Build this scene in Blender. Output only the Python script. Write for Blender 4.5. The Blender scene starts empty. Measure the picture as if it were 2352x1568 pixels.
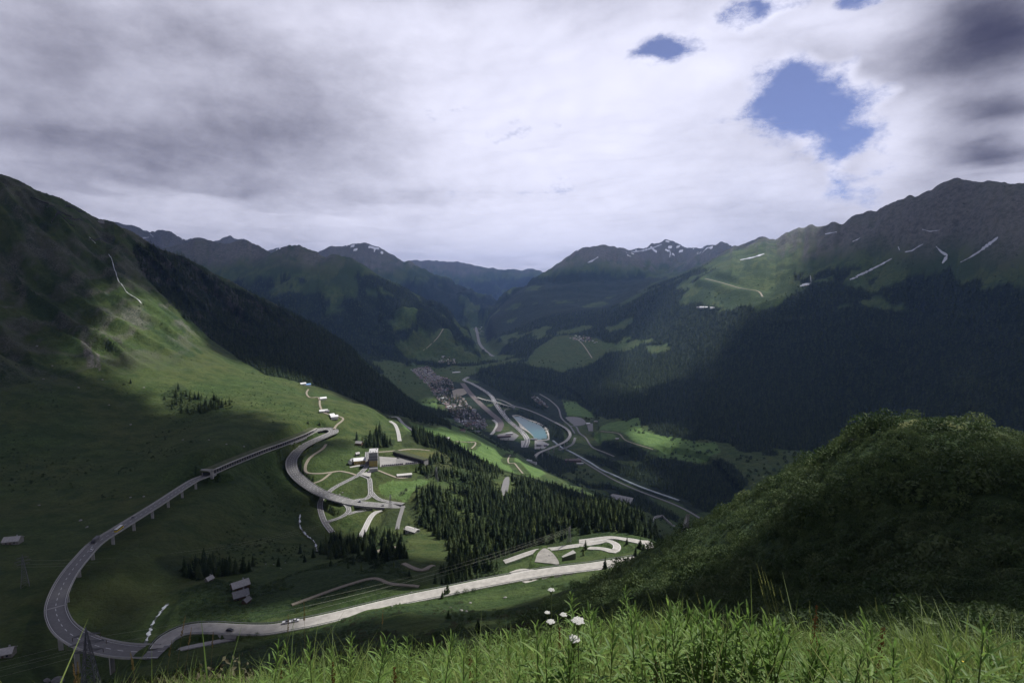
import bpy, bmesh, math, random
import numpy as np
from mathutils import Vector, Matrix

R = math.radians
scene = bpy.context.scene
COL = scene.collection

# ------------------------------------------------------------------ camera
FPX, CX, CY = 1306.0, 1176.0, 784.0          # measured on a 2352 x 1568 view of the photograph
PITCH = math.atan(144.0 / FPX)
cam_d = bpy.data.cameras.new('camera'); cam = bpy.data.objects.new('camera', cam_d); COL.objects.link(cam)
cam_d.sensor_width = 36.0; cam_d.lens = 36.0 * FPX / 2352.0
cam_d.clip_start = 0.1; cam_d.clip_end = 200000.0
cam.location = (0, 0, 0); cam.rotation_euler = (R(90) - PITCH, 0, 0)
scene.camera = cam

# ------------------------------------------------------------------ light
SUN_EL, SUN_AZ = R(54), R(54)                 # azimuth clockwise from +Y
SUN = np.array([math.cos(SUN_EL) * math.sin(SUN_AZ), math.cos(SUN_EL) * math.cos(SUN_AZ), math.sin(SUN_EL)])
world = bpy.data.worlds.new('World'); scene.world = world; world.use_nodes = True
wn = world.node_tree.nodes; wl = world.node_tree.links
sky = wn.new('ShaderNodeTexSky'); sky.sky_type = 'NISHITA'; sky.sun_disc = False
sky.sun_elevation = SUN_EL; sky.sun_rotation = SUN_AZ; sky.altitude = 1900; sky.dust_density = 0.2; sky.ozone_density = 9.0
tint = wn.new('ShaderNodeMix'); tint.data_type = 'RGBA'; tint.blend_type = 'MULTIPLY'; tint.inputs['Factor'].default_value = 1.0; tint.inputs['B'].default_value = (1.12, .84, .95, 1)
wl.new(sky.outputs[0], tint.inputs['A']); wl.new(tint.outputs['Result'], wn['Background'].inputs[0]); wn['Background'].inputs[1].default_value = 0.07
sun_d = bpy.data.lights.new('sun', 'SUN'); sun_o = bpy.data.objects.new('sun', sun_d); COL.objects.link(sun_o)
sun_d.energy = 5.0; sun_d.angle = R(0.53); sun_d.color = (1.0, 0.965, 0.91)
sun_o.rotation_euler = Vector(tuple(-SUN)).to_track_quat('-Z', 'Y').to_euler()
scene.view_settings.view_transform = 'Standard'; scene.view_settings.look = 'None'
scene.view_settings.gamma = 1.0; scene.view_settings.exposure = 0.35; scene.view_settings.use_curve_mapping = False
scene.render.engine = 'CYCLES'
cy = scene.cycles
cy.max_bounces = 6; cy.diffuse_bounces = 2; cy.glossy_bounces = 2; cy.transmission_bounces = 3
cy.volume_bounces = 1; cy.transparent_max_bounces = 8; cy.use_denoising = True
cy.caustics_reflective = False; cy.caustics_refractive = False

# ------------------------------------------------------------------ helpers
rng = np.random.default_rng(7); random.seed(7)
ct, st_ = math.cos(PITCH), math.sin(PITCH)

def ray(px, py):
    dx = (px - CX) / FPX; dy = (py - CY) / FPX
    return np.array([dx, ct - dy * st_, -st_ - dy * ct])

def at(px, py, Y):
    """a point seen at (px, py) of the photograph, Y metres ahead of the viewpoint"""
    d = ray(px, py); return d * (Y / d[1])

def hsh(ix, iy, seed):
    h = (ix.astype(np.int64) * 374761393 + iy.astype(np.int64) * 668265263 + seed * 1442695041) & 0xffffffff
    h = ((h ^ (h >> 13)) * 1274126177) & 0xffffffff
    h = (h ^ (h >> 16)) & 0xffffff
    return h.astype(np.float32) / np.float32(0x7fffff) - np.float32(1)

def vnoise(x, y, seed=0):
    x = np.asarray(x, np.float64); y = np.asarray(y, np.float64)
    ix = np.floor(x); iy = np.floor(y); fx = (x - ix).astype(np.float32); fy = (y - iy).astype(np.float32)
    fx = fx * fx * fx * (fx * (fx * 6 - 15) + 10); fy = fy * fy * fy * (fy * (fy * 6 - 15) + 10)
    a = hsh(ix, iy, seed); b = hsh(ix + 1, iy, seed); c = hsh(ix, iy + 1, seed); d = hsh(ix + 1, iy + 1, seed)
    return (a + (b - a) * fx) * (1 - fy) + (c + (d - c) * fx) * fy

def fbm(x, y, octv=5, seed=0, gain=0.5, ridged=False):
    s = 0; a = 1.0; n = 0; x = np.asarray(x, np.float64); y = np.asarray(y, np.float64)
    for k in range(octv):
        v = vnoise(x, y, seed + 17 * k)
        if ridged: v = 1 - 2 * np.abs(v)
        s = s + a * v; n += a; a *= gain
        x, y = x * 1.6 - y * 1.25 + 3.7, x * 1.25 + y * 1.6 - 9.1
    return s / n

def sstep(a, b, x):
    t = np.clip((x - a) / (b - a), 0, 1); return t * t * (3 - 2 * t)

def link(name, me, mat=None, parent=None):
    o = bpy.data.objects.new(name, me); COL.objects.link(o)
    if mat is not None and len(me.materials) == 0: me.materials.append(mat)
    if parent is not None: o.parent = parent
    return o

def tag(o, label=None, cat=None, group=None, kind=None):
    if label: o['label'] = label
    if cat: o['category'] = cat
    if group: o['group'] = group
    if kind: o['kind'] = kind
    return o

def empty(name, loc, label, cat, group=None, rz=0.0):
    o = bpy.data.objects.new(name, None); COL.objects.link(o); o.location = tuple(loc); o.rotation_euler = (0, 0, rz)
    o.empty_display_size = 0.5
    return tag(o, label, cat, group)

def mesh(name, V, F, smooth=False):
    me = bpy.data.meshes.new(name)
    me.from_pydata([tuple(map(float, v)) for v in V], [], [tuple(map(int, f)) for f in F])
    if smooth: me.polygons.foreach_set('use_smooth', [True] * len(me.polygons))
    me.update(); return me

def grid_mesh(name, P, smooth=True):
    """P: (rows, cols, 3)"""
    n, m = P.shape[:2]
    me = bpy.data.meshes.new(name); me.vertices.add(n * m); me.vertices.foreach_set('co', P.reshape(-1).astype(np.float32))
    idx = np.arange(n * m).reshape(n, m)
    q = np.stack([idx[:-1, :-1], idx[:-1, 1:], idx[1:, 1:], idx[1:, :-1]], -1).reshape(-1, 4)
    me.loops.add(q.size); me.loops.foreach_set('vertex_index', q.reshape(-1).astype(np.int32))
    me.polygons.add(len(q)); me.polygons.foreach_set('loop_start', (np.arange(len(q)) * 4).astype(np.int32))
    me.polygons.foreach_set('use_smooth', np.full(len(q), smooth))
    me.update(calc_edges=True); me.validate(); return me

def set_attr(me, name, arr):
    arr = np.asarray(arr, np.float32)
    if arr.ndim == 1:
        a = me.attributes.new(name, 'FLOAT', 'POINT'); a.data.foreach_set('value', arr)
    else:
        a = me.attributes.new(name, 'FLOAT_COLOR', 'POINT'); a.data.foreach_set('color', arr.reshape(-1))

class MB:
    """collects boxes, prisms, tubes into one mesh"""
    def __init__(s): s.V = []; s.F = []
    def add(s, V, F):
        b = len(s.V); s.V += [tuple(map(float, v)) for v in V]; s.F += [tuple(b + i for i in f) for f in F]; return s
    def box(s, x0, x1, y0, y1, z0, z1):
        return s.add([(x0,y0,z0),(x1,y0,z0),(x1,y1,z0),(x0,y1,z0),(x0,y0,z1),(x1,y0,z1),(x1,y1,z1),(x0,y1,z1)],
                     [(0,3,2,1),(4,5,6,7),(0,1,5,4),(1,2,6,5),(2,3,7,6),(3,0,4,7)])
    def bar(s, a, b, r, n=4, r2=None):
        a = Vector(a); b = Vector(b); d = (b - a).normalized(); u = d.orthogonal().normalized(); v = d.cross(u)
        r2 = r if r2 is None else r2
        V = []
        for p, rr in ((a, r), (b, r2)):
            for k in range(n):
                t = 2 * math.pi * (k + .5) / n; V.append(p + u * (rr * math.cos(t)) + v * (rr * math.sin(t)))
        F = [(k, (k + 1) % n, n + (k + 1) % n, n + k) for k in range(n)] + [tuple(range(n))[::-1], tuple(range(n, 2 * n))]
        return s.add(V, F)
    def prism(s, pts, z0, z1):
        n = len(pts); V = [(p[0], p[1], z0) for p in pts] + [(p[0], p[1], z1) for p in pts]
        return s.add(V, [tuple(range(n))[::-1], tuple(range(n, 2 * n))] + [(k, (k + 1) % n, n + (k + 1) % n, n + k) for k in range(n)])
    def me(s, name, smooth=False): return mesh(name, s.V, s.F, smooth)
    def build(s, name, mat, parent=None, smooth=False): return link(name, s.me(name, smooth), mat, parent)

# ------------------------------------------------------------------ materials
MATS = {}
def mat(name, col, rough=0.8, var=0.15, scale=1.0, spec=0.3, bump=0.0, col2=None, metallic=0.0, transl=0.0, coord='Object', rand=0.0):
    if name in MATS: return MATS[name]
    m = bpy.data.materials.new(name); m.use_nodes = True; MATS[name] = m
    nt = m.node_tree; N = nt.nodes; L = nt.links; bs = N['Principled BSDF']
    bs.inputs['Roughness'].default_value = rough; bs.inputs['Specular IOR Level'].default_value = spec
    bs.inputs['Metallic'].default_value = metallic
    tc = N.new('ShaderNodeTexCoord'); nz = N.new('ShaderNodeTexNoise'); nz.inputs['Scale'].default_value = scale
    nz.inputs['Detail'].default_value = 5; nz.inputs['Roughness'].default_value = 0.62
    L.new(tc.outputs[coord], nz.inputs['Vector'])
    mr = N.new('ShaderNodeMapRange'); mr.inputs['From Min'].default_value = 0.3; mr.inputs['From Max'].default_value = 0.7
    L.new(nz.outputs['Fac'], mr.inputs['Value'])
    mx = N.new('ShaderNodeMix'); mx.data_type = 'RGBA'
    c2 = col2 if col2 else tuple(min(1, c * (1 + var)) for c in col); c1 = col if col2 else tuple(c * (1 - var) for c in col)
    mx.inputs['A'].default_value = (*c1, 1); mx.inputs['B'].default_value = (*c2, 1)
    L.new(mr.outputs[0], mx.inputs['Factor']); out = mx.outputs['Result']
    if rand:
        oi = N.new('ShaderNodeObjectInfo'); hs = N.new('ShaderNodeHueSaturation')
        m1 = N.new('ShaderNodeMapRange'); m1.inputs['To Min'].default_value = 1 - rand; m1.inputs['To Max'].default_value = 1 + rand
        L.new(oi.outputs['Random'], m1.inputs['Value']); L.new(m1.outputs[0], hs.inputs['Value'])
        m2 = N.new('ShaderNodeMapRange'); m2.inputs['To Min'].default_value = 0.5 + rand * .06; m2.inputs['To Max'].default_value = 0.5 - rand * .06
        L.new(oi.outputs['Random'], m2.inputs['Value']); L.new(m2.outputs[0], hs.inputs['Hue'])
        L.new(out, hs.inputs['Color']); out = hs.outputs[0]
    L.new(out, bs.inputs['Base Color'])
    if bump:
        bp = N.new('ShaderNodeBump'); bp.inputs['Strength'].default_value = 1.0; bp.inputs['Distance'].default_value = bump
        L.new(nz.outputs['Fac'], bp.inputs['Height']); L.new(bp.outputs[0], bs.inputs['Normal'])
    if transl:
        tr = N.new('ShaderNodeBsdfTranslucent'); ms = N.new('ShaderNodeMixShader'); ms.inputs[0].default_value = transl
        L.new(out, tr.inputs[0]); L.new(bs.outputs[0], ms.inputs[1]); L.new(tr.outputs[0], ms.inputs[2])
        L.new(ms.outputs[0], N['Material Output'].inputs[0])
    return m
# ------------------------------------------------------------------ terrain: one height field round the viewpoint
TPX = lambda px: math.atan((px - CX) / FPX / 1.0)
CP = [  # seen points of the ground: (px, py, metres ahead)
 (0,1568,300),(0,1400,390),(0,1240,520),(0,1000,830),(0,800,1120),(0,600,1420),(0,402,1720),
 (130,1480,350),(200,1568,310),(250,1400,407),(120,1150,640),(200,1000,870),(200,800,1220),(200,650,1520),(225,500,1900),(110,445,1800),
 (350,1250,539),(450,1300,502),(330,1150,640),(400,1000,900),(400,850,1250),(400,720,1600),(330,560,2050),(400,592,2200),
 (400,1568,262),(330,1520,293),(500,1500,292),(600,1455,322),(600,1540,210),(560,1370,400),(480,1345,430),(540,1180,640),
 (500,645,2400),(640,715,2600),(760,772,2750),(860,850,2750),(940,920,2650),(1005,962,2550),
 (500,760,1800),(560,920,1100),(520,1040,770),(640,860,1500),(640,1000,900),(700,900,1400),(650,1040,837),
 (700,1200,676),(620,1100,788),(760,990,992),(770,950,1100),(860,940,1250),(850,1000,1035),(830,880,1900),(920,990,1400),
 (740,1110,778),(900,1160,720),(860,1060,850),(960,1070,865),(930,1010,1000),(1000,1020,1120),(1000,985,1500),(1090,1000,1650),
 (800,1220,658),(850,1330,392),(900,1280,500),(950,1230,590),(740,1300,480),(650,1380,375),(1000,1240,570),(1000,1130,760),
 (1100,1050,1300),(1230,1082,1350),(1250,1150,760),(1100,1180,690),(1150,1240,560),(1060,1110,830),(1170,1120,840),
 (740,1425,327),(1000,1370,349),(1200,1330,366),(1450,1290,381),(1300,1280,415),(1400,1252,435),(1480,1244,450),(1500,1262,430),
 (1176,1376,315),(1098,1440,205),(1176,1445,130),(800,1500,190),(900,1440,260),(1000,1480,160),(1300,1400,190),
 (1300,1120,1200),(1420,1172,1150),(1400,1200,720),(1500,1225,600),(1520,1215,1350),(1450,1160,1650),
 (1400,1140,1800),(1450,1100,2005),(1600,1192,1660),(1240,1040,2316),(1220,980,2730),(1300,1000,2560),(1180,1010,2520),
 (1050,900,3600),(960,840,4650),(1130,930,3250),(1000,930,3150),(1000,830,4750),(900,880,3700),(850,830,4250),(930,920,3180),
 (1100,840,4550),(1095,775,7000),(1020,800,5500),(950,785,5600),(1075,742,11500),(1110,705,15000),
 (1400,1040,2240),(1540,1010,2390),(1620,1040,2230),(1540,950,2720),(1400,950,2880),(1400,900,3400),(1300,870,3900),(1150,850,4300),(1280,940,3050),
 (1330,790,5000),(1520,795,4250),(1400,800,4700),(1650,800,3750),(1800,700,4000),(1700,650,4600),(1600,690,4700),(1850,600,4750),(2000,640,3950),
 (2000,800,3200),(2000,950,2600),(2200,800,2900),(2200,650,3400),(2352,700,3000),(2352,425,3750),(2170,408,4100),(2250,415,3950),(2100,432,4300),
 (2050,462,4500),(1930,517,5200),(1990,490,4900),(2200,900,2500),(2352,850,2500),(2200,530,3800),(2050,550,4200),
 (1800,900,2900),(1800,1050,2100),(1700,1120,1850),(1850,520,5800),(1750,552,6800),(1680,580,7600),(1600,620,7000),(1500,660,6300),
 (1250,740,6300),(1200,740,6800),(1130,745,7200),(1300,665,8000),(1400,700,6800),(1150,705,8200),(1200,665,8800),
 # spur on the right
 (2000,975,140),(2160,962,135),(2080,960,138),(1900,1048,152),(1800,1092,165),(1700,1152,182),(1640,1188,200),(1560,1232,232),(1480,1285,268),
 (2260,987,128),(2352,1022,120),(1800,1400,75),(2200,1400,58),(2000,1200,104),(2300,1200,88),(1600,1400,92),(1400,1400,142),(2352,1480,38),(1800,1490,45),
 (1650,1290,140),(1500,1350,165),(2150,1080,112),(2352,1320,62),(1400,1330,300),(1500,1450,80),
]
HID = [  # ground that other ground hides: (px, r, z)
 (2000,400,-185),(2000,900,-480),(2000,1700,-690),(2352,400,-165),(2352,900,-430),(2352,1700,-670),(2200,300,-115),(2352,250,-85),(1850,380,-230),
 (1700,420,-300),(1700,1000,-600),(1600,500,-330),(1850,1200,-650),(1560,900,-520),
 (0,2600,120),(225,2800,-40),(400,3100,-180),(640,3500,-420),(860,3500,-600),(-60,3800,-100),
 (2170,6000,420),(1930,7500,200),(2352,5600,350),(1750,9500,120),(2250,8000,100),
 (1100,5200,-735),(1100,9000,-820),(700,4600,-610),(500,4800,-560),(300,4800,-500),(100,5200,-430),
 (1300,12500,-100),(1700,14000,-200),(2300,12000,-200),(700,12500,-500),(200,12000,-500),(1176,22000,-700),(200,22000,-600),(2200,22000,-600),
]
for px_, e in ((300,-.07),(700,-.015),(1000,.025),(1250,.065),(1450,.085),(1700,.07),(1950,.055),(2200,.03),(2400,.02)):
    for r_, q_ in ((1.2,-1.5),(3,-.99),(6,-.825),(9.5,-.765)):
        HID.append((px_, r_, (q_ + e) * r_ * math.cos(TPX(px_))))
    if px_ < 1750: HID.append((px_, 22, -.80 * 22 * math.cos(TPX(px_))))
for px_ in (1750,2000,2352): HID.append((px_, 20, -.80 * 20 * math.cos(TPX(px_))))
for px_ in (300, 600): HID.append((px_, 70, -.76 * 70 * math.cos(TPX(px_))))
HID.append((1000, 60, -.735 * 60))

TH0, TH1 = R(-56), R(56)
KT = 2.2                                           # weight of azimuth against log distance
def tps_fit():
    U = []; Q = []
    for px, py, Y in CP:
        p = at(px, py, Y); r = math.hypot(p[0], p[1]); U.append((math.atan2(p[0], p[1]) * KT, math.log(r))); Q.append(p[2] / r)
    for px, r, z in HID:
        U.append((TPX(px) * KT, math.log(r))); Q.append(z / r)
    # carry the edges on outside the frame
    n0 = len(U)
    for i in range(n0):
        t, l = U[i]
        if t < -.62 * KT: U.append((-.98 * KT - .02 * KT, l + .02)); Q.append(Q[i])
        if t > .66 * KT: U.append((1.0 * KT, l + .02)); Q.append(Q[i])
    U = np.array(U); Q = np.array(Q)
    # merge points lying too close together
    keep = []
    for i in range(len(U)):
        if all(np.hypot(*(U[i] - U[j])) > .012 for j in keep): keep.append(i)
    U = U[keep]; Q = Q[keep]; n = len(U)
    D2 = ((U[:, None] - U[None]) ** 2).sum(-1); K = D2 * np.log(D2 + 1e-12) * .5 + np.eye(n) * 2e-4
    A = np.zeros((n + 3, n + 3)); A[:n, :n] = K; A[:n, n] = 1; A[:n, n + 1:] = U; A[n, :n] = 1; A[n + 1:, :n] = U.T
    w = np.linalg.solve(A, np.r_[Q, 0, 0, 0]); return U, w
TU, TW = tps_fit()
def tps(th, lr):
    th = np.asarray(th, np.float32).ravel() * KT; lr = np.asarray(lr, np.float32).ravel(); out = np.empty(len(th), np.float32); n = len(TU)
    U = TU.astype(np.float32); W = TW.astype(np.float32)
    for s in range(0, len(th), 40000):
        a = th[s:s + 40000, None]; b = lr[s:s + 40000, None]
        d = (a - U[None, :, 0]) ** 2 + (b - U[None, :, 1]) ** 2
        out[s:s + 40000] = (d * np.log(d + 1e-9)) @ (W[:n] * .5) + W[n] + a[:, 0] * W[n + 1] + b[:, 0] * W[n + 2]
    return out

NC = 880
THS = np.linspace(TH0, TH1, NC)
RS = np.concatenate([np.geomspace(.6, 20, 90, endpoint=False), np.geomspace(20, 200, 150, endpoint=False),
                     np.geomspace(200, 3600, 560, endpoint=False), np.geomspace(3600, 24000, 230)])
NR = len(RS)
# smooth surface on a coarse net first, then lifted to the fine one by cubic interpolation along both axes
LR = np.log(RS)
cth = np.linspace(TH0, TH1, 221); clr = np.linspace(LR[0], LR[-1], 420)
CQ = tps(np.repeat(cth[None], len(clr), 0), np.repeat(clr[:, None], len(cth), 1)).reshape(len(clr), len(cth))
def cubic(u, A, axis):
    A = np.moveaxis(A, axis, 0); n = len(A); i = np.clip(np.floor(u).astype(int), 1, n - 3); t = (u - i)[:, None]
    p0, p1, p2, p3 = A[i - 1], A[i], A[i + 1], A[i + 2]
    v = p1 + .5 * t * (p2 - p0 + t * (2 * p0 - 5 * p1 + 4 * p2 - p3 + t * (3 * (p1 - p2) + p3 - p0)))
    return np.moveaxis(v, 0, axis)
Q0 = cubic((LR - clr[0]) / (clr[1] - clr[0]), CQ, 0); Q0 = cubic((THS - TH0) / (cth[1] - cth[0]), Q0, 1)
TT, RR = np.meshgrid(THS, RS); GX = np.sin(TT) * RR; GY = np.cos(TT) * RR
BASE = Q0 * RR

def seg_ridge(ridge, slope, seed, wob=.25, back=None, cut=None):
    """height of a mountain whose crest follows a line of seen points"""
    P = np.array([at(*p) for p in ridge])
    sel = RR > (np.hypot(P[:, 0], P[:, 1]).min() - 3800)
    x = GX[sel]; y = GY[sel]
    wx = fbm(x / 900, y / 900, 4, seed) * 260; wy = fbm(x / 900, y / 900, 4, seed + 5) * 260
    best = np.full(x.shape, -1e9)
    for a, b in zip(P[:-1], P[1:]):
        ab = b[:2] - a[:2]; L2 = (ab ** 2).sum()
        t = np.clip(((x + wx * wob - a[0]) * ab[0] + (y + wy * wob - a[1]) * ab[1]) / L2, 0, 1)
        d = np.hypot(x - (a[0] + t * ab[0]), y - (a[1] + t * ab[1]))
        d0 = d
        gul = 1 + wob * fbm((x + wx) / 420, (y + wy) / 420, 4, seed + 9, ridged=True)
        h = a[2] + t * (b[2] - a[2]) - slope * d * gul * (1 - .12 * np.clip(d / 3000, 0, 1))
        best = np.maximum(best, h)
    crag = fbm(x / 160, y / 160, 4, seed + 3, ridged=True) * 22
    best = best + crag * sstep(900, 0, 0 * x + np.abs(best - best)) * .6
    out = np.full(RR.shape, -1e9); out[sel] = best; return out

L2R = [(300,640,7000),(370,572,6900),(420,556,6900),(470,545,6900),(520,560,6800),(560,548,6800),(585,560,6800),(620,580,6600),(650,570,6400),(685,565,6300),(715,575,6200),(740,592,6100),(765,582,6100),(800,590,6000),(850,620,6000),(900,655,6000),(950,695,6000),(1000,735,6000),(1050,772,5950),(1098,812,5850)]
L3R = [(690,610,10500),(735,580,10800),(775,566,11000),(805,566,11200),(840,556,11200),(870,563,11200),(900,580,11100),(950,606,11000),(1000,640,11200),(1050,652,11400),(1100,672,11200),(1150,692,10800)]
L4R = [(860,585,17500),(930,598,17500),(960,597,18000),(1000,596,18000),(1050,602,18000),(1080,604,18000),(1120,615,18000),(1160,619,18000),(1200,621,18000),(1225,617,18000),(1250,625,18000),(1330,632,18500)]
L0R = [(180,480,9000),(240,497,9300),(300,513,9400),(335,522,9400),(360,530,9300),(385,527,9300),(410,533,9300),(440,552,9300),(480,556,10500),(530,541,11500),(560,550,11500),(600,562,11500),(650,570,12000),(700,585,12000)]
R2R = [(1150,722,9000),(1200,672,9300),(1250,632,9500),(1300,592,9500),(1340,571,9500),(1385,563,9500),(1420,568,9500),(1450,572,10500),(1500,558,11000),(1528,548,11500),(1550,560,11500),(1580,566,11000),(1620,572,10500),(1655,560,9500),(1675,566,9300),(1700,572,9000),(1740,548,8000),(1765,552,7600)]
Z = BASE.copy()
# relief: gullies on the big faces, small lumps near by
far = sstep(300, 1500, RR)
gul = fbm(GX / 210, GY / 210, 5, 31, ridged=True)
steep = np.clip(np.abs(np.gradient(BASE, axis=0) / np.gradient(RR, axis=0)), 0, .7) / .7
Z += far * steep * 16 * gul * sstep(-690, -560, Z)
Z += sstep(2400, 4200, RR) * sstep(-600, -200, Z) * (44 * fbm(GX / 650, GY / 650, 5, 77, ridged=True) - 14)
Z += sstep(2500, 4500, RR) * sstep(50, 450, Z) * 24 * fbm(GX / 170, GY / 170, 4, 99, ridged=True)
# runnels that run down the left-hand slope
ur = GX * .36 + GY * .933; vr = GX * .933 - GY * .36
lm = sstep(-300, -600, GX) * sstep(700, 1000, RR) * sstep(3200, 2500, RR) * sstep(-225, -120, Z)
Z += lm * 30 * fbm(ur / 75 + .5 * fbm(GX / 200, GY / 200, 3, 3), vr / 430, 4, 41, ridged=True)
Z += sstep(60, 300, RR) * sstep(4000, 1500, RR) * 1.3 * fbm(GX / 26, GY / 26, 4, 55) * sstep(-715, -690, Z)
Z += sstep(25, 60, RR) * sstep(400, 200, RR) * 2.6 * fbm(GX / 20, GY / 20, 4, 57)
Z += sstep(1, 4, RR) * sstep(80, 20, RR) * .12 * fbm(GX / 1.3, GY / 1.3, 3, 58)
for rd, sl, sd, wb in ((L2R, .62, 201, .22), (L3R, .55, 211, .22), (L4R, .5, 221, .25), (L0R, .75, 231, .3), (R2R, .62, 241, .25)):
    Z = np.maximum(Z, seg_ridge(rd, sl, sd, wb))
Z = np.maximum(Z, -905)
SKYL = [(-400,400),(0,402),(40,404),(75,418),(110,440),(160,455),(200,478),(230,497),(250,506),(265,508),(300,515),(335,522),(350,532),(365,533),(385,528),(410,535),(428,551),(470,545),(500,556),(535,541),(552,550),(570,547),(590,560),(622,576),(650,568),(690,563),(715,572),(735,580),(765,566),(790,566),(838,556),(870,565),(900,583),(930,600),(960,597),(1000,598),(1050,602),(1080,606),(1120,615),(1160,619),(1200,620),(1225,617),(1250,626),(1270,612),(1300,590),(1330,572),(1360,566),(1390,563),(1425,570),(1450,573),(1500,560),(1525,550),(1540,556),(1560,563),(1600,570),(1625,565),(1655,558),(1680,568),(1710,555),(1735,545),(1750,550),(1770,552),(1800,535),(1850,520),(1870,525),(1900,512),(1925,515),(1940,500),(2000,480),(2050,462),(2090,450),(2110,435),(2140,425),(2170,410),(2200,417),(2250,418),(2300,425),(2352,425),(2900,430)]
# bring the crest of every direction to the skyline of the range
sx_ = np.array(SKYL, float); tpx = CX + FPX * np.tan(THS); tpy = np.interp(tpx, sx_[:, 0], sx_[:, 1])
dxx = (tpx - CX) / FPX; dyy = (tpy - CY) / FPX; tq = (-st_ - dyy * ct) / np.hypot(dxx, ct - dyy * st_)
tq = tq + vnoise(THS * 260, THS * 0 + 3.3, 9) * .0022 * (tpx > 250) + vnoise(THS * 130, THS * 0 + 1.3, 19) * .0035 * (tpx > 1420) * (tpx < 2150) + vnoise(THS * 420, THS * 0 + 2.3, 29) * .0018 * (tpx > 1420)
qq = np.where(RS[:, None] > 1200, Z / RR, -9); ib = qq.argmax(0); dq = tq - qq.max(0); rb = RS[ib]
dq = np.convolve(np.pad(dq, 2, mode='edge'), [.1, .2, .4, .2, .1], 'valid')
Z += dq[None] * RR * sstep(.60, .97, RR / rb[None]) * np.where(RR > rb[None] * 1.25, .6, 1)
QG = Z / RR                                           # tangent of the elevation of every net point

def idx_of(x, y):
    th = np.arctan2(x, y); r = np.hypot(x, y)
    return (th - TH0) / (TH1 - TH0) * (NC - 1), np.interp(np.log(np.maximum(r, .61)), LR, np.arange(NR))
def bil(A, x, y):
    c, i = idx_of(np.asarray(x, float), np.asarray(y, float)); c = np.clip(c, 0, NC - 1.001); i = np.clip(i, 0, NR - 1.001)
    c0 = c.astype(int); i0 = i.astype(int); fc = c - c0; fi = i - i0
    return (A[i0, c0] * (1 - fc) + A[i0, c0 + 1] * fc) * (1 - fi) + (A[i0 + 1, c0] * (1 - fc) + A[i0 + 1, c0 + 1] * fc) * fi
def H(x, y): return bil(Z, x, y)
def cast(px, py, rmin=14.0):
    """where the line of sight through (px, py) meets the ground"""
    d = ray(px, py); th = math.atan2(d[0], d[1]); q = d[2] / math.hypot(d[0], d[1])
    c = np.clip((th - TH0) / (TH1 - TH0) * (NC - 1), 0, NC - 1.001); c0 = int(c); f = c - c0
    colq = QG[:, c0] * (1 - f) + QG[:, c0 + 1] * f
    i = np.nonzero((colq >= q) & (RS > rmin))[0]
    if len(i) == 0: r = RS[-1]
    else:
        i = i[0]
        if i == 0 or RS[i - 1] < rmin: r = RS[i]
        else:
            a, b = colq[i - 1] - q, colq[i] - q; t = -a / (b - a + 1e-12); r = RS[i - 1] + t * (RS[i] - RS[i - 1])
    return np.array([math.sin(th) * r, math.cos(th) * r, q * r])
def poly_xy(pts, rmin=14.0): return np.array([cast(p[0], p[1], rmin)[:2] for p in pts])
def inpoly(P, x, y):
    x = np.asarray(x); y = np.asarray(y); ins = np.zeros(x.shape, bool); n = len(P)
    bb = (x > P[:, 0].min()) & (x < P[:, 0].max()) & (y > P[:, 1].min()) & (y < P[:, 1].max())
    xs = x[bb]; ys = y[bb]; r = np.zeros(xs.shape, bool)
    for k in range(n):
        x1, y1 = P[k]; x2, y2 = P[(k + 1) % n]
        if y1 == y2: continue
        c = ((y1 > ys) != (y2 > ys)) & (xs < (x2 - x1) * (ys - y1) / (y2 - y1) + x1); r ^= c
    ins[bb] = r; return ins
# ------------------------------------------------------------------ roads, rails and water courses: lines first, so that the ground can be cut to them
def resample(P, ds):
    P = np.asarray(P, float); n = len(P)
    if n > 2:                                           # Catmull-Rom
        Q = np.vstack([2 * P[0] - P[1], P, 2 * P[-1] - P[-2]]); out = []
        for k in range(n - 1):
            t = np.linspace(0, 1, 16, endpoint=False)[:, None]; a, b, c, d = Q[k:k + 4]
            out.append(.5 * (2 * b + (c - a) * t + (2 * a - 5 * b + 4 * c - d) * t * t + (3 * b - a - 3 * c + d) * t ** 3))
        P = np.vstack(out + [P[-1:]])
    s = np.r_[0, np.cumsum(np.hypot(*np.diff(P[:, :2], axis=0).T))]; m = max(2, int(s[-1] / ds) + 1); u = np.linspace(0, s[-1], m)
    return np.stack([np.interp(u, s, P[:, k]) for k in range(3)], -1)
def path(pts, ds, smooth_z=9):
    P = resample([at(*p) if len(p) == 3 else cast(*p) for p in pts], ds)
    if smooth_z:
        for _ in range(3):
            z = np.pad(P[:, 2], smooth_z, mode='reflect', reflect_type='odd') if len(P) > smooth_z + 1 else None
            if z is None: P[:, 2] = np.linspace(P[0, 2], P[-1, 2], len(P))
            else: P[:, 2] = np.convolve(z, np.ones(2 * smooth_z + 1) / (2 * smooth_z + 1), 'valid')
    return P
ROADS = {}
CUTW = np.zeros(RR.shape); CUTZ = np.zeros(RR.shape); CUTD = np.full(RR.shape, 1e9)
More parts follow.
